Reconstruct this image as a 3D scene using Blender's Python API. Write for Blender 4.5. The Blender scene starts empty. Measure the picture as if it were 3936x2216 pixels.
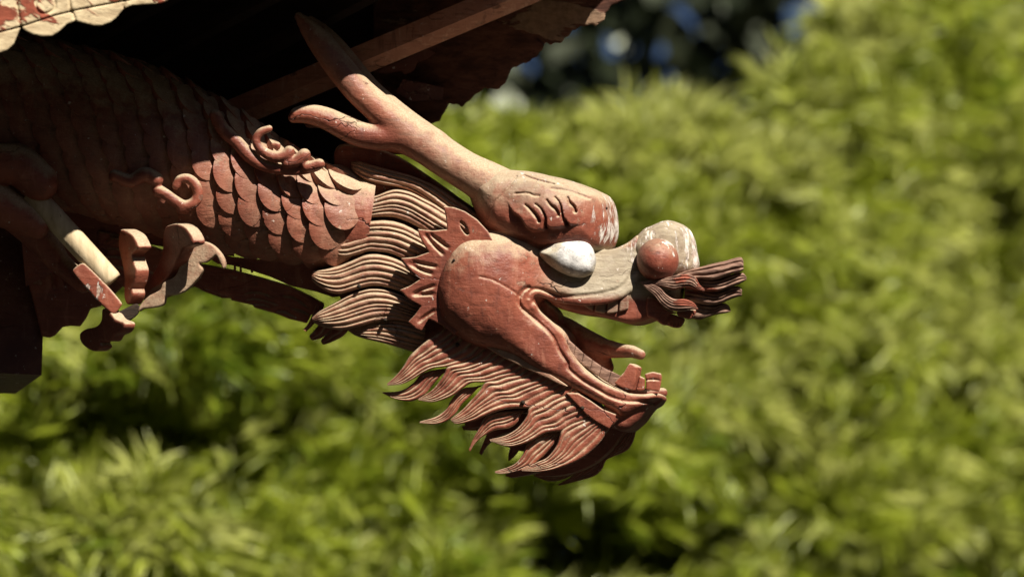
import bpy, math, random
import numpy as np
from mathutils import Vector, Matrix

rng = np.random.default_rng(11)
random.seed(11)
scene = bpy.context.scene
COL = scene.collection

# ------------------------------------------------------------------ camera
PITCH = math.radians(12.0)
CAM = np.array([0.0, 0.0, 1.6])
S, D0, CX, CY = 2000.0, 6.0, 1968.0, 1108.0          # photo pixels per metre at the carving, its distance
RIGHT = np.array([1.0, 0.0, 0.0])
FWD = np.array([0.0, math.cos(PITCH), math.sin(PITCH)])
UP = np.array([0.0, -math.sin(PITCH), math.cos(PITCH)])

cam_data = bpy.data.cameras.new("camera")
cam = bpy.data.objects.new("camera", cam_data)
COL.objects.link(cam)
cam.location = CAM
cam.rotation_euler = (math.radians(90) + PITCH, 0, 0)
cam_data.sensor_width = 36.0
cam_data.lens = 36.0 * D0 / (3936.0 / S)
cam_data.clip_start = 0.1
cam_data.clip_end = 800.0
cam_data.dof.use_dof = True
cam_data.dof.focus_distance = D0 - 0.08
cam_data.dof.aperture_fstop = 2.05
cam_data.dof.aperture_blades = 0
scene.camera = cam

# ------------------------------------------------------------------ light
SUNV = RIGHT * 0.42 + UP * 0.82 - FWD * 0.52
SUNV = SUNV / np.linalg.norm(SUNV)
elev = math.asin(SUNV[2])
azim = math.atan2(SUNV[0], SUNV[1])
world = bpy.data.worlds.new("World")
scene.world = world
world.use_nodes = True
wn = world.node_tree
bg = wn.nodes["Background"]
sky = wn.nodes.new("ShaderNodeTexSky")
sky.sky_type = 'NISHITA'
sky.sun_disc = False
sky.altitude = 1200.0
sky.air_density = 0.5
sky.dust_density = 0.8
sky.ozone_density = 0.5
sky.sun_elevation = elev
sky.sun_rotation = azim
wn.links.new(sky.outputs[0], bg.inputs[0])
bg.inputs[1].default_value = 0.05
sun_data = bpy.data.lights.new("sun", 'SUN')
sun_data.energy = 5.0
sun_data.angle = math.radians(0.5)
sun_data.color = (1.0, 0.93, 0.82)
sun = bpy.data.objects.new("sun", sun_data)
COL.objects.link(sun)
sun.location = (3, -3, 8)
sun.rotation_euler = Vector(-SUNV).to_track_quat('-Z', 'Y').to_euler()

scene.view_settings.view_transform = 'Standard'
scene.view_settings.look = 'None'
scene.view_settings.exposure = 0.82
scene.view_settings.gamma = 1.0
scene.render.engine = 'CYCLES'
scene.cycles.use_denoising = True
scene.cycles.max_bounces = 6
scene.cycles.diffuse_bounces = 3

# ------------------------------------------------------------------ helpers
def P(x, y, d):
    """photo pixel (3936x2216) plus depth behind the carving plane in the same unit -> world"""
    x = np.asarray(x, float); y = np.asarray(y, float); d = np.asarray(d, float)
    dep = D0 + d / S
    k = dep / D0 / S
    X = (x - CX) * k; Y = -(y - CY) * k
    return CAM + X[..., None] * RIGHT + Y[..., None] * UP + dep[..., None] * FWD

KX, KY = 0.25, 0.08         # the head is turned a little: far-side points sit this much further right / lower
def to_ab(px, py, w): return px - KX * w, py - KY * w
def from_ab(a, b, w): return a + KX * w, b + KY * w

def zm(pts, ox, oy, s):
    return [(ox + p[0] / s, oy + p[1] / s) + tuple(p[2:]) for p in pts]
def z1(pts): return zm(pts, 1600, 800, 2.417)
def z2(pts): return zm(pts, 2300, 800, 2.9)
def z3(pts): return zm(pts, 1100, 580, 2.0133)
def z4(pts): return zm(pts, 1400, 1200, 2.0717)
def zc(pts): return zm(pts, 0, 800, 2.071)
def ze(pts): return zm(pts, 1700, 600, 3.22)
def zs(pts): return zm(pts, 600, 400, 2.0714)
def zt(pts): return zm(pts, 1000, 0, 1.84)
def zf(pts): return zm(pts, 0, 0, 2.071)
def zb(pts): return zm(pts, 700, 900, 2.9)
def zg(pts): return zm(pts, 2000, 1150, 2.9)

def catmull(pts, n, closed=False):
    p = np.asarray(pts, float)
    m = len(p)
    if m == 2 and not closed:
        t = np.linspace(0, 1, n)[:, None]
        return p[0] * (1 - t) + p[1] * t
    if closed:
        q = np.vstack([p[-1], p, p[0], p[1]]); segs = m
    else:
        q = np.vstack([2 * p[0] - p[1], p, 2 * p[-1] - p[-2]]); segs = m - 1
    seglen = np.linalg.norm(q[2:2 + segs, :2] - q[1:1 + segs, :2], axis=1) + 1e-6
    cum = np.concatenate([[0], np.cumsum(seglen)])
    t = np.linspace(0, cum[-1], n, endpoint=not closed)
    i = np.clip(np.searchsorted(cum, t, side='right') - 1, 0, segs - 1)
    f = ((t - cum[i]) / seglen[i])[:, None]
    p0, p1, p2, p3 = q[i], q[i + 1], q[i + 2], q[i + 3]
    return 0.5 * (2 * p1 + (p2 - p0) * f + (2 * p0 - 5 * p1 + 4 * p2 - p3) * f ** 2 + (3 * p1 - p0 - 3 * p2 + p3) * f ** 3)

def set_attr(me, name, vals):
    at = me.attributes.new(name, 'FLOAT', 'POINT')
    at.data.foreach_set('value', np.ascontiguousarray(vals, dtype=np.float32))

def raw_mesh(name, verts, faces, mat, smooth=True, attrs=None):
    """faces: int array (n,3) or (n,4), or a list of polygons"""
    me = bpy.data.meshes.new(name)
    verts = np.asarray(verts, dtype=np.float32)
    if isinstance(faces, np.ndarray):
        k = faces.shape[1]
        me.vertices.add(len(verts)); me.vertices.foreach_set('co', verts.ravel())
        me.loops.add(faces.size); me.loops.foreach_set('vertex_index', faces.astype(np.int32).ravel())
        me.polygons.add(len(faces))
        me.polygons.foreach_set('loop_start', np.arange(0, faces.size, k, dtype=np.int32))
        me.polygons.foreach_set('loop_total', np.full(len(faces), k, dtype=np.int32))
        me.update(calc_edges=True)
    else:
        me.from_pydata([tuple(map(float, v)) for v in verts], [], [tuple(map(int, f)) for f in faces])
        me.update()
    me.polygons.foreach_set('use_smooth', np.full(len(me.polygons), bool(smooth)))
    if mat is not None: me.materials.append(mat)
    for k_, v_ in (attrs or {}).items(): set_attr(me, k_, v_)
    return me

ORIGIN = {}
def link(name, me, parent=None):
    o = bpy.data.objects.new(name, me)
    COL.objects.link(o)
    if parent is not None: o.parent = parent
    return o

def mesh_obj(name, verts, faces, mat, parent=None, smooth=True, attrs=None):
    """one mesh object with its origin at its centre"""
    verts = np.asarray(verts, float)
    c = 0.5 * (verts.min(0) + verts.max(0))
    me = raw_mesh(name, verts - c, faces, mat, smooth, attrs)
    o = link(name, me, parent)
    par = ORIGIN.get(parent.name, np.zeros(3)) if parent is not None else np.zeros(3)
    o.location = c - par
    ORIGIN[o.name] = c
    return o

def thing(name, loc, label, cat, group=None):
    o = bpy.data.objects.new(name, None)
    COL.objects.link(o)
    o.empty_display_size = 0.1
    o.location = loc
    ORIGIN[o.name] = np.asarray(loc, float)
    o['label'] = label; o['category'] = cat
    if group: o['group'] = group
    return o

def tag(o, label, cat, group=None, kind=None):
    if label: o['label'] = label
    if cat: o['category'] = cat
    if group: o['group'] = group
    if kind: o['kind'] = kind
    return o

def sstep(e0, e1, x):
    t = np.clip((x - e0) / (e1 - e0), 0, 1)
    return t * t * (3 - 2 * t)

# ------------------------------------------------------------------ implicit carving
def poly_sdf(poly, X, Y):
    """signed distance to a closed polygon, negative inside"""
    p = np.asarray(poly, float)[:, :2]
    d = np.full(X.shape, 1e9); s = np.zeros(X.shape, bool)
    n = len(p)
    for i in range(n):
        x0, y0 = p[i]; x1, y1 = p[(i + 1) % n]
        ex, ey = x1 - x0, y1 - y0
        wx, wy = X - x0, Y - y0
        t = np.clip((wx * ex + wy * ey) / (ex * ex + ey * ey + 1e-9), 0, 1)
        dx, dy = wx - ex * t, wy - ey * t
        d = np.minimum(d, dx * dx + dy * dy)
        c = ((y0 <= Y) & (y1 > Y)) | ((y1 <= Y) & (y0 > Y))
        if abs(ey) > 1e-9:
            s ^= c & (X < x0 + (Y - y0) * ex / ey)
    d = np.sqrt(d)
    return np.where(s, -d, d)

def line_dist(pts, X, Y):
    """distance to an open polyline and the running fraction along it"""
    p = np.asarray(pts, float)[:, :2]
    d = np.full(X.shape, 1e9); u = np.zeros(X.shape)
    n = len(p) - 1
    for i in range(n):
        x0, y0 = p[i]; x1, y1 = p[i + 1]
        ex, ey = x1 - x0, y1 - y0
        wx, wy = X - x0, Y - y0
        t = np.clip((wx * ex + wy * ey) / (ex * ex + ey * ey + 1e-9), 0, 1)
        dd = (wx - ex * t) ** 2 + (wy - ey * t) ** 2
        m = dd < d
        d = np.where(m, dd, d); u = np.where(m, (i + t) / n, u)
    return np.sqrt(d), u

def smin(a, b, k):
    h = np.clip(0.5 + 0.5 * (b - a) / k, 0, 1)
    return b * (1 - h) + a * h - k * h * (1 - h)

class Vol:
    def __init__(self, x0, x1, y0, y1, w0, w1, h=5.0):
        self.h = h
        self.x = np.arange(x0, x1 + h, h, dtype=np.float32)
        self.y = np.arange(y0, y1 + h, h, dtype=np.float32)
        self.w = np.arange(w0, w1 + h, h, dtype=np.float32)
        self.F = np.full((len(self.x), len(self.y), len(self.w)), 60.0, np.float32)
        self.X2, self.Y2 = np.meshgrid(self.x, self.y, indexing='ij')
    def sub(self, x0, x1, y0, y1, w0, w1):
        def r(a, lo, hi):
            return slice(int(max(0, np.searchsorted(a, lo) - 1)), int(min(len(a), np.searchsorted(a, hi) + 1)))
        return r(self.x, x0, x1), r(self.y, y0, y1), r(self.w, w0, w1)
    def merge(self, sl, f, k):
        F = self.F[sl]
        self.F[sl] = np.minimum(F, f) if k <= 0 else smin(F, f.astype(np.float32), k)
    def slab(self, d2, wc, half, R, k=0.0):
        """extruded outline with rounded edges; wc, half, R numbers or 2-D fields"""
        e = lambda v: v[:, :, None].astype(np.float32) if isinstance(v, np.ndarray) and v.ndim == 2 else np.float32(v)
        q1 = e(d2 + R)
        q2 = np.abs(self.w[None, None, :] - e(wc)) - e(half) + e(R)
        f = np.sqrt(np.maximum(q1, 0) ** 2 + np.maximum(q2, 0) ** 2) - e(R) + np.minimum(np.maximum(q1, q2), 0)
        self.merge((slice(None),) * 3, f, k)
    def ball(self, c, r, k=0.0, carve=False):
        c = np.asarray(c, float); r = np.asarray(r if np.ndim(r) else (r, r, r), float)
        m = 1.6 * r + k + 20
        sl = self.sub(c[0] - m[0], c[0] + m[0], c[1] - m[1], c[1] + m[1], c[2] - m[2], c[2] + m[2])
        x = (self.x[sl[0]][:, None, None] - c[0]) / r[0]
        y = (self.y[sl[1]][None, :, None] - c[1]) / r[1]
        w = (self.w[sl[2]][None, None, :] - c[2]) / r[2]
        L = np.sqrt(x * x + y * y + w * w)
        f = (L - 1) * min(r)
        if carve: self.F[sl] = -smin(-self.F[sl], f, max(k, 1e-3))
        else: self.merge(sl, f, k)
    def tube(self, pts, k=0.0, carve=False):
        """pts: (x, y, w, r)"""
        p = np.asarray(pts, float)
        m = p[:, 3].max() + k + 22
        lo = p[:, :3].min(0) - m; hi = p[:, :3].max(0) + m
        sl = self.sub(lo[0], hi[0], lo[1], hi[1], lo[2], hi[2])
        x = self.x[sl[0]][:, None, None]; y = self.y[sl[1]][None, :, None]; w = self.w[sl[2]][None, None, :]
        best = None
        for i in range(len(p) - 1):
            a, b = p[i], p[i + 1]
            e = b[:3] - a[:3]; L2 = float(e @ e) + 1e-9
            t = np.clip(((x - a[0]) * e[0] + (y - a[1]) * e[1] + (w - a[2]) * e[2]) / L2, 0, 1)
            f = np.sqrt((x - a[0] - e[0] * t) ** 2 + (y - a[1] - e[1] * t) ** 2 + (w - a[2] - e[2] * t) ** 2) - (a[3] + (b[3] - a[3]) * t)
            best = f if best is None else np.minimum(best, f)
        if carve: self.F[sl] = -smin(-self.F[sl], best.astype(np.float32), max(k, 1e-3))
        else: self.merge(sl, best, k)
    def push(self, field, near=True):
        """move the surface outward by a 2-D field (negative carves)"""
        if near:
            j = int(np.searchsorted(self.w, 0))
            self.F[:, :, :j] -= field[:, :, None].astype(np.float32)
        else:
            self.F -= field[:, :, None].astype(np.float32)
    def surf(self, px, py, sheared=True):
        """first surface depth met along the viewing direction at a photo pixel"""
        w = self.w
        if sheared: a, b = px - KX * w, py - KY * w
        else: a, b = np.full_like(w, px), np.full_like(w, py)
        i = np.clip(((a - self.x[0]) / self.h).round().astype(int), 0, len(self.x) - 1)
        j = np.clip(((b - self.y[0]) / self.h).round().astype(int), 0, len(self.y) - 1)
        f = self.F[i, j, np.arange(len(w))]
        idx = np.nonzero(f < 0)[0]
        return float(w[idx[0]]) if len(idx) else None
    def mesh(self):
        F = self.F
        F[0] = F[-1] = 5; F[:, 0] = F[:, -1] = 5; F[:, :, 0] = F[:, :, -1] = 5
        s = F < 0
        c = s[:-1, :-1, :-1].astype(np.int8)
        for dx, dy, dz in [(1,0,0),(0,1,0),(0,0,1),(1,1,0),(1,0,1),(0,1,1),(1,1,1)]:
            c = c + s[dx:s.shape[0]-1+dx, dy:s.shape[1]-1+dy, dz:s.shape[2]-1+dz]
        act = (c > 0) & (c < 8)
        idx = np.argwhere(act)
        ids = np.full(act.shape, -1, np.int64); ids[act] = np.arange(len(idx))
        I, J, K = idx.T
        corners = [(i, j, k) for i in (0, 1) for j in (0, 1) for k in (0, 1)]
        val = {cc: F[I + cc[0], J + cc[1], K + cc[2]] for cc in corners}
        acc = np.zeros((len(idx), 3)); cnt = np.zeros(len(idx))
        for a in corners:
            for ax in range(3):
                if a[ax] == 0:
                    b = list(a); b[ax] = 1; b = tuple(b)
                    va, vb = val[a], val[b]
                    m = (va < 0) != (vb < 0)
                    t = np.where(m, va / np.where(m, va - vb, 1), 0)
                    pt = np.array(a, float)[None] + 0
                    pt = np.repeat(pt, len(idx), 0); pt[:, ax] += t
                    acc += pt * m[:, None]; cnt += m
        v = acc / cnt[:, None] + idx
        v = v * self.h + np.array([self.x[0], self.y[0], self.w[0]])
        quads = []
        for ax in range(3):
            sa = [slice(None)] * 3; sb = [slice(None)] * 3
            sa[ax] = slice(0, -1); sb[ax] = slice(1, None)
            A, B = s[tuple(sa)], s[tuple(sb)]
            e = np.argwhere(A != B)
            o1, o2 = [(1, 2), (2, 0), (0, 1)][ax]
            ok = (e[:, o1] > 0) & (e[:, o2] > 0) & (e[:, o1] < F.shape[o1] - 1) & (e[:, o2] < F.shape[o2] - 1)
            e = e[ok]
            def cell(d1, d2):
                q = e.copy(); q[:, o1] -= d1; q[:, o2] -= d2
                return ids[q[:, 0], q[:, 1], q[:, 2]]
            q = np.stack([cell(1, 1), cell(0, 1), cell(0, 0), cell(1, 0)], 1)
            inside = A[e[:, 0], e[:, 1], e[:, 2]]
            q[~inside] = q[~inside][:, ::-1]
            quads.append(q)
        q = np.vstack(quads)
        # pixel space (x right, y down, w away) has the handedness of the world basis used by P
        return v, q

def relax(v, q, n=1, lam=0.5):
    """light smoothing that follows mesh edges"""
    e = np.vstack([q[:, [0, 1]], q[:, [1, 2]], q[:, [2, 3]], q[:, [3, 0]]])
    for _ in range(n):
        acc = np.zeros_like(v); cnt = np.zeros(len(v))
        for k in range(3):
            acc[:, k] = np.bincount(e[:, 0], v[e[:, 1], k], len(v)) + np.bincount(e[:, 1], v[e[:, 0], k], len(v))
        cnt = np.bincount(e[:, 0], minlength=len(v)) + np.bincount(e[:, 1], minlength=len(v))
        v = v * (1 - lam) + lam * acc / np.maximum(cnt, 1)[:, None]
    return v

def vol_obj(vol, name, mat, parent, ab=False, mapfn=None, smooth_n=2, attrfn=None, mirror=False):
    v, q = vol.mesh()
    v = relax(v, q, smooth_n)
    x, y, w = v.T
    if mirror: w = -w; q = q[:, ::-1]
    if ab: x, y = from_ab(x, y, w)
    if mapfn: x, y, w = mapfn(x, y, w)
    at = attrfn(x, y, w) if attrfn else None
    return mesh_obj(name, P(x, y, w), q, mat, parent, True, at)

def plate(name, poly, wf, thick, R, mat, parent, h=4.0, mapfn=None, grooves=(), holes=(), smooth=0, dome=0.0, attrfn=None, tubes=(), curve=True, pushfn=None):
    """flat carved piece with rounded edges: outline in photo pixels, front at depth wf, thickness thick"""
    pl = catmull(poly, max(60, 10 * len(poly)), True) if curve else np.asarray(poly, float)
    lo, hi = pl[:, :2].min(0) - 3 * h, pl[:, :2].max(0) + 3 * h
    v = Vol(lo[0], hi[0], lo[1], hi[1], wf - dome - 4 * h - 15, wf + thick + 3 * h, h)
    d2 = poly_sdf(pl, v.X2, v.Y2)
    for hp in holes:
        d2 = np.maximum(d2, -poly_sdf(catmull(hp, 30, True), v.X2, v.Y2))
    dm = dome * np.sqrt(np.clip(-d2 / (np.max(-d2) + 1e-6), 0, 1)) if dome else 0.0
    half = thick / 2 + dm / 2
    v.slab(d2, wf + thick / 2 - dm / 2, half, R * 0.6)
    for pts, rad, dep in grooves:
        d, u = line_dist(catmull(pts, 24), v.X2, v.Y2)
        taper = np.sqrt(np.clip(np.sin(np.pi * np.clip(u, 0, 1)), 0.0, 1)) if dep > 0 else 1
        g = -dep * np.clip(1 - (d / rad) ** 2, 0, 1) * (0.25 + 0.75 * taper)
        j = int(np.searchsorted(v.w, wf + thick * 0.5))
        v.F[:, :, :j] -= g[:, :, None].astype(np.float32)
    if pushfn is not None:
        j = int(np.searchsorted(v.w, wf + thick * 0.5))
        v.F[:, :, :j] -= pushfn(v.X2, v.Y2)[:, :, None].astype(np.float32)
    for tb in tubes: v.tube(tb, k=6)
    return vol_obj(v, name, mat, parent, mapfn=mapfn, smooth_n=smooth, attrfn=attrfn)

def lock(name, top, bot, wfun, nribs, mat, parent, thick=26, bulge=10, rib=6.0, nu=56, mirror=False, roll=0.0, ribfade=0.12, curl=0.0, wall=0.0, base_dust=0.0):
    """carved lock of hair lofted between two edge curves, with ribs running along it"""
    T = catmull(top, nu); B = catmull(bot, nu)
    nv = nribs * 8 + 1
    vv = np.linspace(0, 1, nv); uu = np.linspace(0, 1, nu)
    U, V = np.meshgrid(uu, vv, indexing='ij')
    X = T[:, None, 0] * (1 - V) + B[:, None, 0] * V
    Y = T[:, None, 1] * (1 - V) + B[:, None, 1] * V
    wid = np.linalg.norm(T[:, :2] - B[:, :2], axis=1)
    sd = float(T[:, 0].sum() % 97)
    wav = (0.10 * np.sin(5 * U + sd) + 0.06 * np.sin(13 * U + 2 * sd)) / nribs * np.sin(np.pi * V)
    kn = np.arange(nribs + 1) / nribs
    jit = np.array([0.0] + [0.26 / nribs * math.sin(17.3 * k + sd) for k in range(1, nribs)] + [0.0])
    ph = np.abs(np.sin(np.pi * nribs * np.interp(np.clip(V + wav, 0, 1), kn + jit, kn)))
    prof = ph ** 0.65
    ampl = rib * np.clip(wid / (nribs * 13.0), 0.15, 1.0)[:, None] * sstep(-0.02, ribfade, U) * (0.75 + 0.5 * np.sin(3.1 * U + 9 * np.floor(V * nribs * 0.999)) ** 2)
    edge = np.clip(4 * V * (1 - V), 0, 1) ** 0.5
    W = np.interp(U, np.linspace(0, 1, len(wfun)), wfun) - bulge * edge * np.clip(wid / 60.0, 0.2, 1.0)[:, None] - ampl * prof + roll * (V - 0.5) + 1.3 * np.sin(X / 17.0 + sd) * np.sin(Y / 13.0) + 0.9 * np.sin(X / 7.0 + Y / 9.0 + sd)
    Wb = np.interp(U, np.linspace(0, 1, len(wfun)), wfun) + thick * np.clip(wid / 40.0, 0.35, 1.0)[:, None] + roll * (V - 0.5)
    dust = np.maximum(np.clip(1 - prof * 1.25, 0, 1) * sstep(0.0, 0.15, U), base_dust)
    cxm = X.mean(1, keepdims=True); cym = Y.mean(1, keepdims=True)
    Xb, Yb = X + wall * (cxm - X), Y + wall * (cym - Y)
    fx, fy, fw = np.concatenate([X.ravel(), Xb.ravel()]), np.concatenate([Y.ravel(), Yb.ravel()]), np.concatenate([W.ravel(), Wb.ravel()])
    n = nu * nv
    g = np.arange(n).reshape(nu, nv)
    def quads(a, b, c, d): return np.stack([a.ravel(), b.ravel(), c.ravel(), d.ravel()], 1)
    front = quads(g[:-1, :-1], g[1:, :-1], g[1:, 1:], g[:-1, 1:])
    back = quads(g[:-1, :-1] + n, g[:-1, 1:] + n, g[1:, 1:] + n, g[1:, :-1] + n)
    s0 = quads(g[:-1, 0], g[:-1, 0] + n, g[1:, 0] + n, g[1:, 0])
    s1 = quads(g[:-1, -1], g[1:, -1], g[1:, -1] + n, g[:-1, -1] + n)
    e0 = quads(g[0, :-1], g[0, 1:], g[0, 1:] + n, g[0, :-1] + n)
    e1 = quads(g[-1, :-1], g[-1, :-1] + n, g[-1, 1:] + n, g[-1, 1:])
    q = np.vstack([front, back, s0, s1, e0, e1])
    # outward = towards the camera for the front
    p3 = P(fx, fy, fw)
    a, b, c = p3[front[len(front) // 2][:3]]
    if np.dot(np.cross(b - a, c - a), FWD) > 0: q = q[:, ::-1]
    if mirror:
        aa, bb = to_ab(fx, fy, fw)
        fx, fy = from_ab(aa, bb, -fw); fw = -fw
        q = q[:, ::-1]
    o = mesh_obj(name, P(fx, fy, fw), q, mat, parent, True, {'dust': np.concatenate([dust.ravel(), np.zeros(n)])})
    o.data.set_sharp_from_angle(angle=math.radians(55)) if hasattr(o.data, 'set_sharp_from_angle') else None
    return o

def prism(name, poly, wf, wb, mat, parent, dfun=None):
    """plain board: outline in photo pixels between two depths"""
    n = len(poly)
    x = np.array([p[0] for p in poly], float); y = np.array([p[1] for p in poly], float)
    f = np.full(n, wf, float) if dfun is None else np.array([dfun(a) for a in x]) + wf
    b = f + (wb - wf)
    v = np.vstack([P(x, y, f), P(x, y, b)])
    faces = [list(range(n)), list(range(2 * n - 1, n - 1, -1))]
    for i in range(n):
        j = (i + 1) % n
        faces.append([i, i + n, j + n, j])
    a = v[0]; nrm = np.cross(v[1] - a, v[2] - a)
    o = mesh_obj(name, v, faces, mat, parent, False)
    import bmesh
    bm = bmesh.new(); bm.from_mesh(o.data)
    bmesh.ops.recalc_face_normals(bm, faces=bm.faces)
    bmesh.ops.triangulate(bm, faces=bm.faces)
    bm.to_mesh(o.data); bm.free()
    return o

def solid(name, pts, faces, mat, parent):
    """free solid from (px, py, d) corners"""
    p = np.asarray(pts, float)
    o = mesh_obj(name, P(p[:, 0], p[:, 1], p[:, 2]), faces, mat, parent, False)
    import bmesh
    bm = bmesh.new(); bm.from_mesh(o.data)
    bmesh.ops.recalc_face_normals(bm, faces=bm.faces)
    bm.to_mesh(o.data); bm.free()
    return o

# ------------------------------------------------------------------ materials
class NT:
    def __init__(self, name):
        self.m = bpy.data.materials.new(name); self.m.use_nodes = True
        self.t = self.m.node_tree; self.t.nodes.clear()
        self.out = self.n('ShaderNodeOutputMaterial')
    def n(self, typ, **kw):
        nd = self.t.nodes.new(typ)
        for k, v in kw.items(): setattr(nd, k, v)
        return nd
    def set(self, sock, v):
        if isinstance(v, bpy.types.NodeSocket): self.t.links.new(v, sock)
        else: sock.default_value = v
    def math(self, op, a, b=0.0, c=None, clamp=False):
        nd = self.n('ShaderNodeMath', operation=op, use_clamp=clamp)
        self.set(nd.inputs[0], a); self.set(nd.inputs[1], b)
        if c is not None: self.set(nd.inputs[2], c)
        return nd.outputs[0]
    def mix(self, f, a, b):
        nd = self.n('ShaderNodeMix', data_type='RGBA')
        self.set(nd.inputs[0], f)
        self.set(nd.inputs[6], a if isinstance(a, bpy.types.NodeSocket) else (*a, 1))
        self.set(nd.inputs[7], b if isinstance(b, bpy.types.NodeSocket) else (*b, 1))
        return nd.outputs[2]
    def ramp(self, f, lo, hi, a=0.0, b=1.0):
        nd = self.n('ShaderNodeMapRange', interpolation_type='SMOOTHSTEP')
        self.set(nd.inputs[0], f)
        for i, v in zip((1, 2, 3, 4), (lo, hi, a, b)): nd.inputs[i].default_value = v
        return nd.outputs[0]
    def noise(self, vec, scale, detail=4.0, rough=0.55, dist=0.0):
        nd = self.n('ShaderNodeTexNoise')
        self.set(nd.inputs['Vector'], vec)
        nd.inputs['Scale'].default_value = scale; nd.inputs['Detail'].default_value = detail
        nd.inputs['Roughness'].default_value = rough; nd.inputs['Distortion'].default_value = dist
        return nd.outputs[0]
    def pos(self, rot=(0, 0, 0), scale=(1, 1, 1)):
        g = self.n('ShaderNodeNewGeometry')
        mp = self.n('ShaderNodeMapping'); mp.inputs['Rotation'].default_value = rot; mp.inputs['Scale'].default_value = scale
        self.t.links.new(g.outputs['Position'], mp.inputs['Vector'])
        return mp.outputs[0]
    def attr(self, name):
        nd = self.n('ShaderNodeAttribute'); nd.attribute_name = name
        return nd.outputs['Fac']

def painted_wood(name, red=(0.29, 0.084, 0.049), red2=(0.185, 0.052, 0.033), dusty=1.0, bump=1.0, crack=1.0, grain_rot=0.5):
    """old red lacquer with settled dust on upward faces and in grooves, flaking white where marked"""
    t = NT(name)
    p = t.pos()
    n1 = t.noise(p, 9, 5, 0.6); n2 = t.noise(p, 45, 5, 0.65); n3 = t.noise(p, 320, 3, 0.6)
    col = t.mix(t.ramp(n1, 0.35, 0.68), red2, red)
    col = t.mix(t.math('MULTIPLY', t.ramp(n2, 0.55, 0.8), 0.3), col, (red[0] * 1.25, red[1] * 1.5, red[2] * 1.6))
    col = t.mix(t.math('MULTIPLY', t.ramp(n2, 0.45, 0.22), 0.4), col, (0.10, 0.035, 0.026))
    # dust
    g = t.n('ShaderNodeNewGeometry')
    dp = t.n('ShaderNodeVectorMath', operation='DOT_PRODUCT')
    t.t.links.new(g.outputs['Normal'], dp.inputs[0]); dp.inputs[1].default_value = (0.10, -0.22, 0.97)
    up = dp.outputs['Value']
    a = t.math('ADD', up, t.math('MULTIPLY', t.math('SUBTRACT', n2, 0.5), 0.9))
    a = t.math('ADD', a, t.math('MULTIPLY', t.math('SUBTRACT', n1, 0.5), 0.7))
    d1 = t.ramp(a, 0.14, 0.78)
    d2 = t.math('MULTIPLY', t.attr('dust'), t.ramp(n2, 0.25, 0.6, 0.35, 1.0))
    dust = t.math('MULTIPLY', t.math('MAXIMUM', t.math('MULTIPLY', d1, 0.85), t.math('MULTIPLY', d2, 0.8)), dusty, clamp=True)
    # wood grain telling through the thin paint
    wg = t.noise(t.pos(rot=(0.1, 0.42, 0), scale=(0.10, 1, 1)), 150, 4, 0.65, 0.25)
    col = t.mix(t.math('MULTIPLY', t.ramp(wg, 0.44, 0.34), 0.4), col, (0.075, 0.026, 0.018))
    col = t.mix(t.math('MULTIPLY', t.ramp(wg, 0.58, 0.68), 0.28), col, (red[0] * 1.5, red[1] * 2.1, red[2] * 2.3))
    # rain streaks
    st = t.noise(t.pos(scale=(1, 1, 0.12)), 60, 4, 0.6, 0.3)
    col = t.mix(t.math('MULTIPLY', t.ramp(st, 0.56, 0.7), 0.35), col, (red[0] * 1.5, red[1] * 2.2, red[2] * 2.4))
    col = t.mix(t.math('MULTIPLY', t.ramp(st, 0.42, 0.3), 0.45), col, (0.11, 0.04, 0.03))
    tan = t.mix(t.ramp(n3, 0.3, 0.7), (0.37, 0.285, 0.185), (0.54, 0.43, 0.29))
    col = t.mix(dust, col, tan)
    bare = t.math('MULTIPLY', t.attr('bare'), t.ramp(t.math('ADD', n2, t.math('MULTIPLY', t.attr('bare'), 0.35)), 0.42, 0.7), clamp=True)
    bg_ = t.noise(t.pos(rot=(0, 0.25, 0), scale=(0.12, 1, 1)), 110, 4, 0.65, 0.3)
    bcol = t.mix(t.ramp(bg_, 0.3, 0.65), (0.22, 0.175, 0.12), (0.37, 0.315, 0.225))
    bcol = t.mix(t.ramp(bg_, 0.33, 0.27), bcol, (0.11, 0.075, 0.05))
    col = t.mix(bare, col, bcol)
    # flaking
    grain = t.noise(t.pos(rot=(0.2, grain_rot, 0.3), scale=(1, 1, 0.22)), 90, 5, 0.7, 0.4)
    flake = t.ramp(t.math('ADD', t.math('MULTIPLY', t.attr('peel'), 0.55), t.math('MULTIPLY', grain, 1.0)), 0.78, 0.86)
    flake = t.math('MULTIPLY', flake, t.ramp(t.attr('peel'), 0.02, 0.15))
    under = t.mix(t.ramp(n2, 0.35, 0.6), (0.36, 0.26, 0.20), (0.72, 0.66, 0.60))
    col = t.mix(flake, col, under)
    spots = t.math('MULTIPLY', t.ramp(t.noise(p, 75, 4, 0.65), 0.672, 0.70), 0.8)
    col = t.mix(spots, col, (0.62, 0.55, 0.48))
    chn = t.noise(t.pos(rot=(0, 0.5, 0), scale=(0.6, 1, 1)), 34, 7, 0.7, 0.4)
    chip = t.math('MULTIPLY', t.ramp(chn, 0.63, 0.645), t.ramp(n1, 0.42, 0.6))
    col = t.mix(t.math('MULTIPLY', chip, 0.75), col, t.mix(t.ramp(n2, 0.4, 0.6), (0.12, 0.05, 0.035), (0.42, 0.30, 0.21)))
    # hairline cracks along the grain
    vo = t.n('ShaderNodeTexVoronoi', feature='DISTANCE_TO_EDGE')
    wv = t.n('ShaderNodeVectorMath', operation='ADD')
    nz = t.n('ShaderNodeTexNoise'); nz.inputs['Scale'].default_value = 22; nz.inputs['Detail'].default_value = 3
    t.t.links.new(p, nz.inputs['Vector'])
    sc = t.n('ShaderNodeVectorMath', operation='SCALE'); sc.inputs['Scale'].default_value = 0.05
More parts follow.
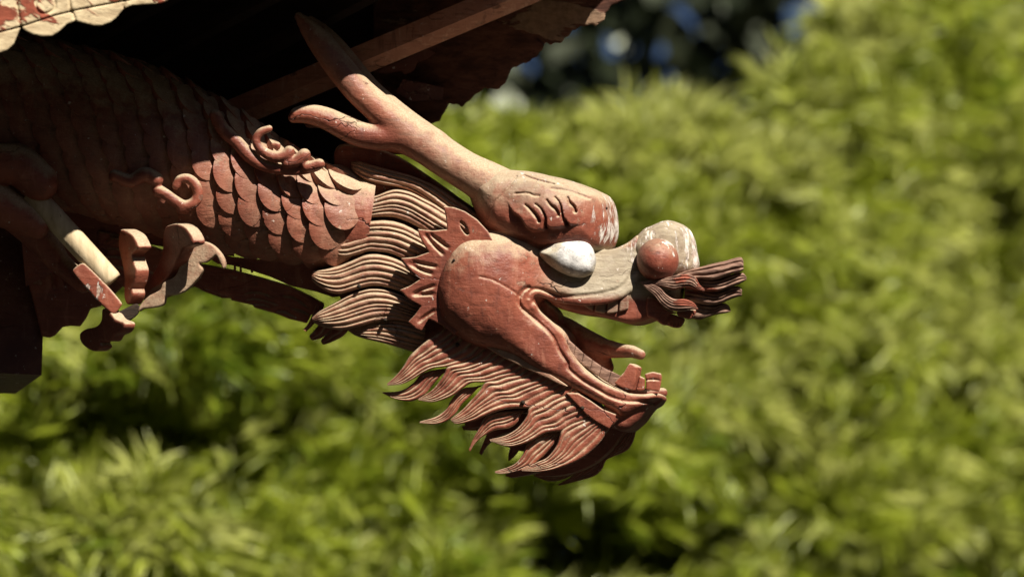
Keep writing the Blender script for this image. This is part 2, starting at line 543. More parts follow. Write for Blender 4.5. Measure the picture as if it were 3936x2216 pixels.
    t.t.links.new(nz.outputs['Color'], sc.inputs[0])
    t.t.links.new(t.pos(rot=(0.1, 0.45, 0), scale=(0.35, 1, 1)), wv.inputs[0]); t.t.links.new(sc.outputs[0], wv.inputs[1])
    t.t.links.new(wv.outputs[0], vo.inputs['Vector']); vo.inputs['Scale'].default_value = 11
    cr = t.math('MULTIPLY', t.ramp(vo.outputs['Distance'], 0.012, 0.0), t.ramp(t.noise(p, 6, 2), 0.54, 0.66))
    cr = t.math('MULTIPLY', cr, crack)
    col = t.mix(t.math('MULTIPLY', cr, 0.8), col, (0.03, 0.012, 0.008))
    b = t.n('ShaderNodeBsdfPrincipled')
    t.set(b.inputs['Base Color'], col)
    t.set(b.inputs['Roughness'], t.ramp(dust, 0, 1, 0.46, 0.9))
    b.inputs['Specular IOR Level'].default_value = 0.35
    hgt = t.math('ADD', t.math('MULTIPLY', n2, 0.42), t.math('MULTIPLY', n3, 0.06))
    hgt = t.math('ADD', hgt, t.math('MULTIPLY', chip, -0.22))
    hgt = t.math('ADD', hgt, t.math('MULTIPLY', wg, 0.16))
    hgt = t.math('ADD', hgt, t.math('MULTIPLY', t.noise(p, 17, 2, 0.5), 0.3))
    hgt = t.math('ADD', hgt, t.math('MULTIPLY', flake, -0.18))
    hgt = t.math('ADD', hgt, t.math('MULTIPLY', cr, -0.5))
    hgt = t.math('ADD', hgt, t.math('MULTIPLY', t.noise(p, 130, 3, 0.7), 0.10))
    bp = t.n('ShaderNodeBump'); bp.inputs['Strength'].default_value = 0.7 * bump; bp.inputs['Distance'].default_value = 0.008
    t.set(bp.inputs['Height'], hgt)
    t.t.links.new(bp.outputs[0], b.inputs['Normal'])
    t.t.links.new(b.outputs[0], t.out.inputs[0])
    return t.m

def simple_wood(name, c1, c2, scale=(1, 1, 6), rot=(0, 0, 0), sc=20, rough=0.8, patch=None, pthr=0.5, bump=0.5):
    t = NT(name)
    p = t.pos()
    gr = t.noise(t.pos(rot=rot, scale=scale), sc, 6, 0.65, 0.3)
    col = t.mix(t.ramp(gr, 0.3, 0.7), c1, c2)
    dark = t.ramp(t.noise(t.pos(rot=rot, scale=scale), sc * 3, 3, 0.6), 0.36, 0.28)
    col = t.mix(t.math('MULTIPLY', dark, 0.7), col, tuple(0.3 * v for v in c1))
    hgt = gr
    if patch:
        n = t.noise(t.pos(rot=rot, scale=(scale[0], scale[1], 0.5 * (scale[2] + 1))), 11, 6, 0.62, 0.5)
        f = t.ramp(n, pthr, pthr + 0.025)
        pc = t.mix(t.ramp(t.noise(p, 60, 4), 0.35, 0.65), tuple(0.7 * v for v in patch), patch)
        col = t.mix(f, col, pc)
        hgt = t.math('ADD', gr, t.math('MULTIPLY', f, 0.5))
    b = t.n('ShaderNodeBsdfPrincipled'); t.set(b.inputs['Base Color'], col)
    b.inputs['Roughness'].default_value = rough; b.inputs['Specular IOR Level'].default_value = 0.25
    bp = t.n('ShaderNodeBump'); bp.inputs['Strength'].default_value = bump; bp.inputs['Distance'].default_value = 0.004
    t.set(bp.inputs['Height'], hgt)
    t.t.links.new(bp.outputs[0], b.inputs['Normal']); t.t.links.new(b.outputs[0], t.out.inputs[0])
    return t.m

def leaf_mat(name, c1, c2, c3, trans=0.45):
    t = NT(name)
    f = t.attr('tint')
    col = t.mix(t.ramp(f, 0.0, 0.5), c1, c2)
    col = t.mix(t.ramp(f, 0.55, 1.0), col, c3)
    d = t.n('ShaderNodeBsdfDiffuse'); t.set(d.inputs[0], col)
    tr = t.n('ShaderNodeBsdfTranslucent'); t.set(tr.inputs[0], col)
    gl = t.n('ShaderNodeBsdfGlossy'); gl.inputs['Roughness'].default_value = 0.42; gl.inputs[0].default_value = (0.6, 0.65, 0.5, 1)
    m = t.n('ShaderNodeMixShader'); m.inputs[0].default_value = trans
    t.t.links.new(d.outputs[0], m.inputs[1]); t.t.links.new(tr.outputs[0], m.inputs[2])
    m2 = t.n('ShaderNodeMixShader'); m2.inputs[0].default_value = 0.10
    t.t.links.new(m.outputs[0], m2.inputs[1]); t.t.links.new(gl.outputs[0], m2.inputs[2])
    t.t.links.new(m2.outputs[0], t.out.inputs[0])
    return t.m

RED = painted_wood('old_red_lacquer')
RED2 = painted_wood('bright_red_lacquer', (0.25, 0.065, 0.038), (0.16, 0.042, 0.028), dusty=0.4)
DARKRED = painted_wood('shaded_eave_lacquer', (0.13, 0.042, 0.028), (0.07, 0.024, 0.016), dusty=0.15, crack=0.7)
SOFFIT = simple_wood('shade_dark_soffit_wood', (0.016, 0.009, 0.006), (0.03, 0.016, 0.011), sc=14)  # near-black base colour stands in for the deep shade under the eave
BEAMW = painted_wood('bounce_lit_beam_paint', (0.56, 0.26, 0.17), (0.44, 0.19, 0.12), dusty=0.3)  # base colour raised to stand in for bounce light on the purlin
WEATH = simple_wood('weathered_bare_wood', (0.10, 0.05, 0.036), (0.36, 0.22, 0.16), scale=(0.25, 1, 1), rot=(0, 0.25, 0), sc=110, patch=(0.30, 0.09, 0.055), pthr=0.56, bump=0.9)
RAGGED = simple_wood('ragged_eave_board', (0.06, 0.026, 0.018), (0.17, 0.07, 0.045), scale=(0.3, 1, 1), rot=(0, 0.45, 0), sc=60, patch=(0.30, 0.19, 0.12), pthr=0.58, bump=0.8)
PEELED = simple_wood('peeling_valance', (0.40, 0.30, 0.18), (0.66, 0.54, 0.34), scale=(0.35, 1, 1), rot=(0, -0.3, 0), sc=60, patch=(0.26, 0.065, 0.035), pthr=0.555, bump=0.7)
PEG = simple_wood('bare_peg_wood', (0.46, 0.35, 0.21), (0.66, 0.53, 0.34), scale=(1, 1, 0.2), rot=(0, 0.7, 0), sc=50)
EYEW = None
BLACKW = simple_wood('rotten_dark_wood', (0.012, 0.009, 0.007), (0.05, 0.032, 0.02), sc=60)

def eye_mat():
    t = NT('chalky_eye_paint')
    p = t.pos()
    n = t.noise(p, 40, 5, 0.65)
    col = t.mix(t.ramp(n, 0.4, 0.62), (0.44, 0.38, 0.28), (0.64, 0.58, 0.47))
    iris = t.attr('iris')
    col = t.mix(iris, col, t.mix(t.ramp(n, 0.38, 0.6), (0.44, 0.42, 0.40), (0.76, 0.73, 0.70)))
    cr = t.ramp(t.noise(p, 150, 5, 0.75, 1.5), 0.43, 0.39)
    big = t.ramp(t.noise(p, 26, 4, 0.6), 0.5, 0.62)
    col = t.mix(t.math('MULTIPLY', big, 0.55), col, (0.33, 0.31, 0.30))
    col = t.mix(t.math('MULTIPLY', cr, 0.5), col, (0.14, 0.12, 0.11))
    b = t.n('ShaderNodeBsdfPrincipled'); t.set(b.inputs['Base Color'], col); b.inputs['Roughness'].default_value = 0.85
    bp = t.n('ShaderNodeBump'); bp.inputs['Strength'].default_value = 0.5; bp.inputs['Distance'].default_value = 0.004
    t.set(bp.inputs['Height'], t.math('ADD', n, t.math('MULTIPLY', cr, -0.4)))
    t.t.links.new(bp.outputs[0], b.inputs['Normal']); t.t.links.new(b.outputs[0], t.out.inputs[0])
    return t.m
EYEW = eye_mat()
#==STRUCTURE==
# ------------------------------------------------------------------ ground
gsz = 300.0
gt = NT('shade_dark_ground')
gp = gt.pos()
gcol = gt.mix(gt.ramp(gt.noise(gp, 0.8, 6), 0.35, 0.65), (0.009, 0.012, 0.005), (0.02, 0.016, 0.010))  # out of view; near-black colour stands for tree shade and cuts bounce
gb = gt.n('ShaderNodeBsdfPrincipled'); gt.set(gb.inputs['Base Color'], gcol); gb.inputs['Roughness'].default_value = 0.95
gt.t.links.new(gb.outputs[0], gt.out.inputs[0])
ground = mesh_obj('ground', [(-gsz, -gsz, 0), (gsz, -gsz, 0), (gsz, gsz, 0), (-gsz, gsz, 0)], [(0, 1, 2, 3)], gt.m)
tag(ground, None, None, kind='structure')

# ------------------------------------------------------------------ pavilion eave
eave = thing('pavilion_eave', P(400, 1400, 200), 'dark red upturned wooden pavilion eave corner with scalloped peeling valance boards', 'eave')
def dfront(x): return float(np.interp(x, [-5000, -1200, 0, 686, 869, 1224, 1660, 2200, 2750], [-1700, -1200, -1000, -840, -735, -624, -463, -220, 60]))

# front valance: lower scalloped strip and upper board, split by a long shrinkage crack
low_edge = zf([(-300, 470), (-120, 450), (0, 420), (60, 400), (110, 350), (135, 290), (158, 235), (172, 222), (200, 245), (260, 275), (330, 292), (410, 290), (470, 255), (530, 195), (600, 170), (680, 190), (740, 205), (800, 208), (880, 180), (930, 140), (960, 100), (990, 70), (1050, 45), (1150, 38), (1280, 30), (1345, 0), (1420, -60), (1500, -70), (1620, -75), (1700, -120)])
crackline = lambda off: zf([(-300, 335 + off), (0, 256 + off), (170, 212 + off), (420, 128 + off), (620, 78 + off), (1030, 0 + off), (1700, -160 + off)])
vm = lambda x, y, w: (x, y, w + np.interp(x, [-1200, 0, 686, 869, 1224], [-1200, -1000, -840, -735, -624]))
scr = [(zf([(130, -40), (140, 60), (150, 130), (168, 222)]), 7, 9), (zf([(545, -60), (560, 60), (585, 120), (605, 172)]), 6, 8),
       (zf([(300, -30), (282, 40), (300, 90), (345, 110), (400, 95), (440, 55), (430, -20)]), 6, 8), (zf([(1000, 20), (985, 45), (988, 72)]), 6, 8)]
plate('valance_board', low_edge + crackline(5)[::-1], 0, 34, 6, PEELED, eave, h=4.5, mapfn=vm, grooves=scr, curve=False)
plate('valance_board', crackline(-5) + zf([(1700, -600), (-300, -380)]), -2, 34, 6, PEELED, eave, h=4.5, mapfn=vm, grooves=scr, curve=False)
# the boards run on to the corner beyond the photograph
ext_top = [(780, -290), (1286, -450), (1700, -575), (2200, -745), (2750, -910)]
ext_bot = [(780, -48), (1000, -105), (1286, -200), (1700, -325), (2200, -500), (2750, -690)]
def ribbon(name, top, bot, dfun, thick, mat, parent):
    xs = np.linspace(top[0][0], top[-1][0], 14)
    ty = np.interp(xs, [p[0] for p in top], [p[1] for p in top]); by = np.interp(xs, [p[0] for p in bot], [p[1] for p in bot])
    d = np.array([dfun(x) for x in xs]); m = len(xs)
    v = np.vstack([P(xs, ty, d), P(xs, by, d), P(xs, by, d + thick), P(xs, ty, d + thick)])
    f = []
    for i in range(m - 1):
        for k in range(4):
            a, b = k * m + i, ((k + 1) % 4) * m + i
            f.append((a, b, b + 1, a + 1))
    f += [(0, 3 * m, 2 * m, m), (m - 1, 2 * m - 1, 3 * m - 1, 4 * m - 1)]
    return mesh_obj(name, v, f, mat, parent, False)
ribbon('valance_board', ext_top, ext_bot, dfront, 34, PEELED, eave)
ribbon('valance_board', [(-5000, 600), (-1600, 140), (-150, -170)], [(-5000, 1090), (-1600, 640), (-150, 235)], dfront, 34, PEELED, eave)

# rear valance seen from inside, in the shade
rear_low = zt([(1040, 900), (1150, 872), (1250, 865), (1300, 800), (1340, 738), (1370, 742), (1430, 750), (1470, 720), (1520, 670), (1590, 626), (1620, 632), (1680, 630), (1730, 590), (1760, 530), (1775, 490), (1820, 465), (1900, 435), (1960, 390), (2000, 345), (2018, 308), (2060, 312), (2110, 308), (2160, 270), (2220, 210), (2300, 182), (2380, 178), (2430, 140), (2455, 75), (2500, 35), (2580, 0), (2700, -60), (2900, -150)])
_rl = catmull(rear_low, 150); _rl[:, 1] += rng.normal(0, 2.2, 150) + 3 * np.sin(np.arange(150) * 1.3); rear_low = [tuple(p) for p in _rl]
drear = lambda x, y, w: (x, y, w + 560 - 0.22 * (x - 1600))
plate('rear_valance', rear_low + zt([(2900, -900), (1900, -700), (1100, -350), (800, -100), (800, 700)]), 0, 40, 8, RAGGED, eave, h=6, mapfn=drear, curve=False,
      grooves=[(zt([(1960, 250), (1990, 290), (2020, 306)]), 9, 9), (zt([(1270, 690), (1310, 715), (1340, 738)]), 9, 9)])
# purlin that carries the rafters
def beam(name, x0, y0, d0, x1, y1, d1, hh, hd, mat, parent, mid=0.4):
    pts = []
    for (x, y, d) in ((x0, y0, d0), (x1, y1, d1)):
        pts += [(x - 0.42 * hh, y - hh, d - hd * 0.7), (x + 0.15 * hh, y + 0.1 * hh, d - hd), (x + 0.42 * hh, y + hh, d - hd * 0.55), (x + 0.42 * hh, y + hh * 1.02, d + hd), (x - 0.42 * hh, y - hh, d + hd)]
    f = [(i, (i + 1) % 5, (i + 1) % 5 + 5, i + 5) for i in range(5)] + [(4, 3, 2, 1, 0), (5, 6, 7, 8, 9)]
    return solid(name, pts, f, mat, parent)
beam('purlin', 700, 520, 355, 2330, -165, 250, 52, 60, BEAMW, eave)
for x0, y0, x1, y1 in ((900, 250, 1700, -160), (560, 240, 1300, -150), (150, 250, 900, -140)):
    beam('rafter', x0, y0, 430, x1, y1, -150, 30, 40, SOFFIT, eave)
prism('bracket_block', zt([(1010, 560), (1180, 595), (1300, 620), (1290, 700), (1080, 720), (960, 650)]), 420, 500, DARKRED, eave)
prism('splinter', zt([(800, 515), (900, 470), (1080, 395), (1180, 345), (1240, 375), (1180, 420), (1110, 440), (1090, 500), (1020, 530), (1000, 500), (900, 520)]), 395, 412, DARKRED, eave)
# roof deck
fr = [(-5000, 650), (-1600, 200), (-600, 20), (0, -140), (770, -235), (1286, -400), (1700, -525), (2200, -695), (2750, -868)]
bk = [(-5000, -350, 900), (-1600, -350, 750), (-600, -350, 750), (0, -320, 740), (500, -300, 720), (1000, -250, 700), (1500, -240, 610), (2000, -330, 500), (2780, -880, 300)]
v = []; f = []
for (x, y), b_ in zip(fr, bk):
    d = dfront(x)
    v += [(x, y, d + 36), (b_[0], b_[1], b_[2]), (x, y - 70, d + 30), (b_[0], b_[1] - 70, b_[2])]
for i in range(len(fr) - 1):
    a, b_ = 4 * i, 4 * i + 4
    f += [(a, a + 1, b_ + 1, b_), (a + 2, b_ + 2, b_ + 3, a + 3), (a, b_, b_ + 2, a + 2), (a + 1, a + 3, b_ + 3, b_ + 1)]
f += [(0, 2, 3, 1), (len(v) - 4, len(v) - 3, len(v) - 1, len(v) - 2)]
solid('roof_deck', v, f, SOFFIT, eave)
# frieze boards closing the back
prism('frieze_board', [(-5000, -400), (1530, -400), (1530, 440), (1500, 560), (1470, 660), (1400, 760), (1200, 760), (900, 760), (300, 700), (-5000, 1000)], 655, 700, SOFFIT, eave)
# hanging post on the left
PB = P(160, 1440, -60)
pv = []
for (x, y, d) in ((-520, 1440, 40), (160, 1440, 190), (60, 1440, 620), (-620, 1440, 470)):
    pv.append(P(x, y, d))
post_pts = np.array(pv); zb0 = P(160, 1440, 190)[2]
ztop = P(0, 300, 0)[2]
vv_ = [(p[0], p[1], zb0) for p in post_pts] + [(p[0], p[1], ztop) for p in post_pts]
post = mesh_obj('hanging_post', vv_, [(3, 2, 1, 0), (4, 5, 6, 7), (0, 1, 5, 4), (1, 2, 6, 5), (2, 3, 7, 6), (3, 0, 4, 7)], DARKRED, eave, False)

# ------------------------------------------------------------------ the dragon
dragon = thing('dragon_carving', P(900, 1250, 0), 'weathered red carved wooden dragon with open mouth and antlers under the eave', 'carving')

# ---- head block: brow, cheek, muzzle, jaw and lips in one carved mass
W0 = -175
def sh(pts, w): return [to_ab(p[0], p[1], w) for p in pts]
def sh2(pts, w, xs, ws): return [to_ab(p[0], p[1], np.interp(p[0], xs, [w] + list(ws))) for p in pts]
face = [(1890, 889), (1950, 905), (2030, 925), (2094, 945), (2200, 958), (2303, 952), (2374, 936), (2415, 922), (2456, 903), (2485, 935), (2490, 1000), (2468, 1048),
        (2455, 1090), (2419, 1127), (2365, 1151), (2303, 1165), (2200, 1163), (2117, 1143), (2078, 1133), (2052, 1148), (2048, 1172), (2062, 1196),
        (2110, 1232), (2153, 1270), (2182, 1338), (2230, 1405), (2293, 1455), (2365, 1493), (2414, 1517), (2475, 1530), (2535, 1520), (2554, 1533), (2548, 1556), (2470, 1582), (2395, 1597),
        (2351, 1572), (2270, 1530), (2182, 1485), (2060, 1425), (1950, 1366), (1849, 1316), (1776, 1289), (1718, 1262), (1683, 1234), (1668, 1185), (1672, 1114), (1687, 1048), (1712, 994), (1741, 945), (1786, 912), (1840, 894)]
head = Vol(1600, 2660, 600, 1690, -270, 250, 4)
X2, Y2 = head.X2, head.Y2
fa = catmull(sh2(face, -150, [2340, 2554], [75]), 240, True)
d2 = poly_sdf(fa, X2, Y2)
Wf = np.interp(X2, [1650, 1850, 1980, 2100, 2250, 2400, 2500, 2600], [185, 205, 200, 178, 160, 142, 125, 112])
muz = sstep(2040, 2160, X2) * sstep(1250, 1180, Y2)
Wf = Wf - muz * np.clip((1185 - Y2) / 215.0, 0, 1) * 62
jawm = sstep(2080, 2200, X2) * sstep(1200, 1260, Y2)
Wf = Wf - jawm * 8
Rf = np.interp(X2, [1650, 1900, 2000, 2120, 2300, 2560], [135, 140, 105, 55, 42, 38])
Rf = np.minimum(Rf, Wf * 0.9)
head.slab(d2, 0.0, Wf, Rf)
# lower jaw flattens towards its underside: cheek swell
for s in (-1, 1):
    head.ball((*to_ab(1865, 1120, -140), 118 * s), (178, 205, 118), k=60)
# brow and forehead
brow = [(1780, 690), (1840, 660), (1900, 652), (1970, 655), (2033, 660), (2110, 673), (2171, 688), (2225, 706), (2278, 726), (2335, 752), (2362, 790), (2374, 840), (2377, 885), (2370, 930), (2345, 962), (2290, 972), (2200, 970), (2110, 965), (2010, 945), (1930, 915), (1870, 885), (1830, 830), (1800, 760)]
db = poly_sdf(catmull(sh2(brow, -70, [2200, 2360], [60]), 160, True), X2, Y2)
Wb_ = np.interp(X2, [1780, 1950, 2150, 2300, 2400], [120, 186, 205, 186, 150])
head.slab(db, 0.0, Wb_, np.minimum(112.0, Wb_ * 0.75), k=10)
# palate and upper gum block
gum = [(2090, 1120), (2130, 1175), (2200, 1198), (2303, 1214), (2386, 1236), (2440, 1240), (2500, 1222), (2560, 1190), (2600, 1130), (2590, 1080), (2480, 1040), (2300, 1080)]
dg = poly_sdf(catmull(sh(gum, -60), 100, True), X2, Y2)
head.slab(dg, 0.0, np.interp(X2, [2090, 2300, 2450, 2600], [70, 88, 84, 66]), 22, k=0)
# mouth corner membrane keeps the cheeks joined behind the tongue
mem = [(1960, 1100), (2040, 1120), (2110, 1160), (2150, 1210), (2140, 1270), (2060, 1260), (1960, 1220)]
dm_ = poly_sdf(catmull(sh(mem, 0), 60, True), X2, Y2)
head.slab(dm_, 30.0, 60, 20, k=0)
# chin pad under the lip
chin = [(2330, 1560), (2420, 1575), (2540, 1545), (2500, 1592), (2455, 1632), (2400, 1655), (2345, 1640), (2310, 1600)]
dc = poly_sdf(catmull(sh2(chin, -50, [2400, 2540], [60]), 60, True), X2, Y2)
head.slab(dc, 0.0, 85, 30, k=8)

und = sum(a_ * np.sin(X2 / l1 + p1) * np.sin(Y2 / l2 + p3_) for a_, l1, l2, p1, p3_ in ((1.3, 37, 41, 0.3, 1.1), (0.8, 19, 23, 2.0, 0.4), (0.35, 12, 9, 1.0, 2.2)))
head.push(und, near=False)
def on_head(pts, r, lift=0.0):
    out = []
    last = -150
    for p in catmull(pts, max(10, 4 * len(pts))):
        w = head.surf(p[0], p[1]);
        if w is None or abs(w - last) > 60: w = last
        last = w
        out.append((p[0], p[1], w))
    out = np.array(out); ws = out[:, 2].copy()
    for _ in range(3): ws[1:-1] = (ws[:-2] + 2 * ws[1:-1] + ws[2:]) / 4
    return [(*to_ab(x_, y_, w_), w_ - lift, r) for (x_, y_, _q), w_ in zip(out, ws)]
def field_line(pts, rad, dep):
    l = on_head(pts, 0)
    d, u = line_dist(l, X2, Y2)
    return dep * np.clip(1 - (d / rad) ** 2, 0, 1), u
# lips: a rolled rim with a cut line outside it
up_lip = z1([(1075, 915), (1040, 860), (1060, 800), (1110, 775), (1200, 800), (1330, 845), (1480, 862), (1620, 865), (1760, 850), (1880, 810), (1975, 745), (2040, 660), (2065, 590)])
lo_lip = z1([(1075, 915), (1110, 965), (1180, 1030), (1260, 1100), (1330, 1190)]) + z4([(1575, 230), (1610, 330), (1690, 440), (1790, 530), (1900, 590), (2010, 640), (2110, 672), (2220, 680), (2330, 672), (2375, 690)])
for ln in (up_lip, lo_lip):
    head.tube(on_head(ln, 15, -5), k=7)
cut1 = z1([(1040, 730), (980, 770), (950, 840), (960, 900), (1020, 960), (1110, 1040), (1200, 1120), (1270, 1200), (1320, 1310), (1400, 1430)]) + z4([(1620, 440), (1720, 530), (1850, 610), (1960, 670), (2080, 705), (2200, 710), (2350, 700)])
cut2 = z1([(1045, 830), (1070, 760), (1150, 752), (1260, 790), (1400, 815), (1580, 805), (1760, 782), (1880, 740), (1960, 670), (2010, 590)])
for ln, dp_ in ((cut1, 10), (cut2, 6)):
    g, u = field_line(ln, 9, dp_)
    head.push(-g)
# brow flames
fl = ze([(800, 560), (840, 640), (880, 695), (950, 742), (1000, 795), (1040, 880), (1110, 932), (1200, 932), (1258, 912), (1282, 800), (1312, 880), (1370, 900), (1450, 897), (1515, 872), (1532, 780), (1590, 856), (1680, 852), (1745, 835), (1800, 760), (1820, 560), (1600, 430), (1300, 430), (1000, 470)])
l = on_head(fl[1:17], 0)
off = np.mean([(q_[0] - p_[0], q_[1] - p_[1]) for q_, p_ in zip(l, catmull(fl[1:17], len(l)))], axis=0)
flp = [(p[0] + off[0], p[1] + off[1]) for p in fl]
dfl = poly_sdf(flp, X2, Y2)
top_y = np.interp(X2, [1960 + off[0], 2250 + off[0]], [800 + off[1], 755 + off[1]])
raise_ = 24 * sstep(2255 + off[0], 2165 + off[0], X2) * sstep(2, -4, dfl) * sstep(0, 115, Y2 - top_y + 50)
head.push(raise_)
head.push(-6 * sstep(40, 2, dfl) * (dfl > 0) * sstep(0, 40, Y2 - top_y) * sstep(2200 + off[0], 2120 + off[0], X2))
for pts, rad, dep in [([(1025, 600), (1075, 640), (1130, 700), (1175, 760), (1192, 805)], 8, 24), ([(1290, 540), (1335, 600), (1395, 650), (1425, 700), (1432, 730)], 8, 24), ([(1550, 510), (1575, 575), (1620, 620), (1642, 685)], 8, 22),
                      ([(1150, 590), (1220, 650), (1265, 740), (1278, 820), (1285, 880)], 6, 22), ([(1385, 500), (1450, 580), (1475, 700), (1500, 790), (1545, 850)], 6, 22)]:
    l = on_head(ze(pts), 0)
    d, u = line_dist(l, X2, Y2)
    rr_ = rad * (0.6 + 0.4 * sstep(0.0, 0.7, u))
    head.push(-dep * (0.55 + 0.45 * sstep(0, 0.5, u)) * np.clip(1 - (d / rr_) ** 2, 0, 1))
# long seasoning splits on the forehead and cheek
for pts, rad, dep in [(ze([(1010, 240), (1100, 275), (1250, 320), (1380, 350)]), 4, 7), (ze([(900, 465), (1000, 455), (1080, 460), (1120, 485), (1200, 490)]), 4, 7), (ze([(1350, 400), (1550, 430), (1700, 480), (1820, 525)]), 4, 6),
                      (ze([(920, 250), (800, 400), (690, 520), (640, 580), (600, 660), (555, 770)]), 4, 6), (z1([(640, 650), (760, 680), (870, 740), (950, 810)]), 3.5, 4)]:
    g, u = field_line(pts, rad + 1.5, dep)
    head.push(-g)
# wrinkles behind the nose
for x in (2392, 2418, 2446):
    head.tube([(*to_ab(x, 905, 0), -60, 5), (*to_ab(x - 6, 960, 0), -100, 4)], k=5, carve=True)

def head_attr(x, y, w):
    peel = 0.64 * sstep(2180, 2390, x + 0.35 * (y - 800)) * sstep(985, 900, y) * sstep(2420, 2390, x)
    peel = np.maximum(peel, 0.42 * sstep(760, 690, y) * sstep(1880, 2000, x))
    peel = np.maximum(peel, 0.47 * sstep(2300, 2420, x) * sstep(1120, 1000, y))
    dust = 0.75 * sstep(2020, 2180, x) * sstep(1150, 1090, y) * sstep(930, 960, y) + 0.65 * sstep(985, 930, y) * sstep(2000, 1880, x) * sstep(1700, 1720, x) * sstep(880, 900, y)
    dust = np.maximum(dust, 0.55 * sstep(830, 740, y))
    bare = np.maximum(0.95 * sstep(2090, 2230, x + 0.3 * (1100 - y)) * sstep(1168, 1120, y) * sstep(940, 960, y), 0.45 * sstep(800, 700, y))
    return {'peel': peel, 'dust': np.clip(dust, 0, 1), 'bare': bare}
head_o = vol_obj(head, 'head', RED, dragon, ab=True, smooth_n=1, attrfn=head_attr)

# ---- eye
ew = head.surf(2180, 1020) or -120
eyep = z1([(1138, 408), (1200, 358), (1300, 308), (1390, 290), (1490, 292), (1580, 325), (1640, 385), (1672, 470), (1665, 540), (1640, 600), (1570, 638), (1500, 645), (1420, 628), (1330, 590), (1240, 532), (1170, 468)])
ev = Vol(2040, 2320, 890, 1100, ew - 130, ew + 90, 4)
ed = poly_sdf(catmull(eyep, 90, True), ev.X2, ev.Y2)
ev.slab(ed, ew - 12.0, 62.0, 56.0)
ev.ball((2214, 984, ew - 15), (72, 67, 63), k=2)
eye_o = vol_obj(ev, 'eye', EYEW, dragon, smooth_n=2, attrfn=lambda x, y, w: {'iris': sstep(80, 66, np.hypot(x - 2216, y - 985)) * sstep(ew + 10, ew - 10, w)})

# ---- nose
nose = Vol(2400, 2740, 800, 1120, -190, 190, 4)
npoly = sh([(2430, 940), (2470, 885), (2507, 866), (2562, 846), (2610, 857), (2645, 879), (2665, 917), (2676, 972), (2682, 1025), (2655, 1058), (2580, 1080), (2490, 1050), (2440, 1000)], -10)
dn = poly_sdf(catmull(npoly, 90, True), nose.X2, nose.Y2)
nose.slab(dn, 0.0, 88.0, 84.0)
nose.ball((*to_ab(2638, 1003, -84), -84), (13, 17, 30), k=4, carve=True)
def nose_attr(x, y, w):
    return {'peel': 0.47 + 0.14 * sstep(2590, 2660, x), 'dust': 0.75 * sstep(1010, 900, y) + 0.25, 'bare': np.full(len(x), 0.85)}
vol_obj(nose, 'nose', RED, dragon, ab=True, smooth_n=2, attrfn=nose_attr)

nb_ = Vol(2420, 2640, 890, 1110, -200, 20, 4)
nb_.ball((2528, 999, -92), (81, 83, 80))
vol_obj(nb_, 'nostril', RED2, dragon, attrfn=lambda x, y, w: {'peel': 0.40 * sstep(2560, 2600, x - 0.5 * (y - 1000)) + 0.34 * sstep(960, 930, y), 'dust': 0.5 * sstep(2500, 2460, x)})
# ---- whisker tufts beside the nose
lock('whisker', z2([(470, 815), (560, 830), (680, 880), (760, 960), (850, 1010), (960, 1010), (1060, 1050), (1112, 1118)]), z2([(470, 830), (540, 900), (620, 970), (690, 1060), (780, 1125), (900, 1150), (1020, 1130), (1112, 1128)]), [-118, -128, -140, -150], 5, WEATH, dragon, thick=60, bulge=14, rib=9, ribfade=0.25)
lock('whisker', z2([(560, 800), (760, 770), (900, 735), (1000, 735), (1080, 765), (1130, 850), (1185, 900)]), z2([(500, 830), (700, 870), (830, 910), (900, 895), (1000, 880), (1080, 900), (1180, 930)]), [-112, -125, -135, -140], 5, WEATH, dragon, thick=60, bulge=16, rib=8, ribfade=0.2)
wk = dict(thick=50, bulge=20, rib=12)
lock('whisker', z2([(880, 735), (1000, 690), (1150, 650), (1300, 612), (1420, 585), (1530, 552), (1595, 548), (1618, 590)]), z2([(900, 810), (1000, 790), (1130, 790), (1270, 800), (1390, 770), (1490, 730), (1560, 720), (1618, 690)]), [-70, -60, -40, -25], 3, WEATH, dragon, **wk)
lock('whisker', z2([(960, 770), (1100, 770), (1250, 800), (1400, 770), (1520, 725), (1610, 720), (1652, 765)]), z2([(980, 900), (1100, 910), (1220, 930), (1340, 925), (1450, 890), (1560, 850), (1650, 800)]), [-35, -25, -8, 0], 3, WEATH, dragon, **wk)
lock('whisker', z2([(960, 860), (1100, 880), (1250, 920), (1360, 925), (1460, 880), (1560, 870), (1602, 910)]), z2([(960, 1040), (1100, 1060), (1240, 1080), (1360, 1060), (1460, 1020), (1540, 990), (1597, 978)]), [0, 10, 22, 28], 3, WEATH, dragon, **wk)
lock('whisker', z2([(950, 990), (1080, 1030), (1180, 1070), (1290, 1085), (1390, 1058), (1450, 1080), (1474, 1130)]), z2([(940, 1180), (1060, 1230), (1130, 1242), (1220, 1212), (1330, 1182), (1420, 1168), (1474, 1152)]), [20, 30, 42, 48], 3, WEATH, dragon, thick=44, bulge=12, rib=8)
plate('whisker_root', z2([(1050, 780), (1380, 720), (1480, 740), (1500, 830), (1470, 930), (1400, 1040), (1280, 1130), (1130, 1200), (1000, 1150), (1000, 900)]), 45, 30, 10, WEATH, dragon)

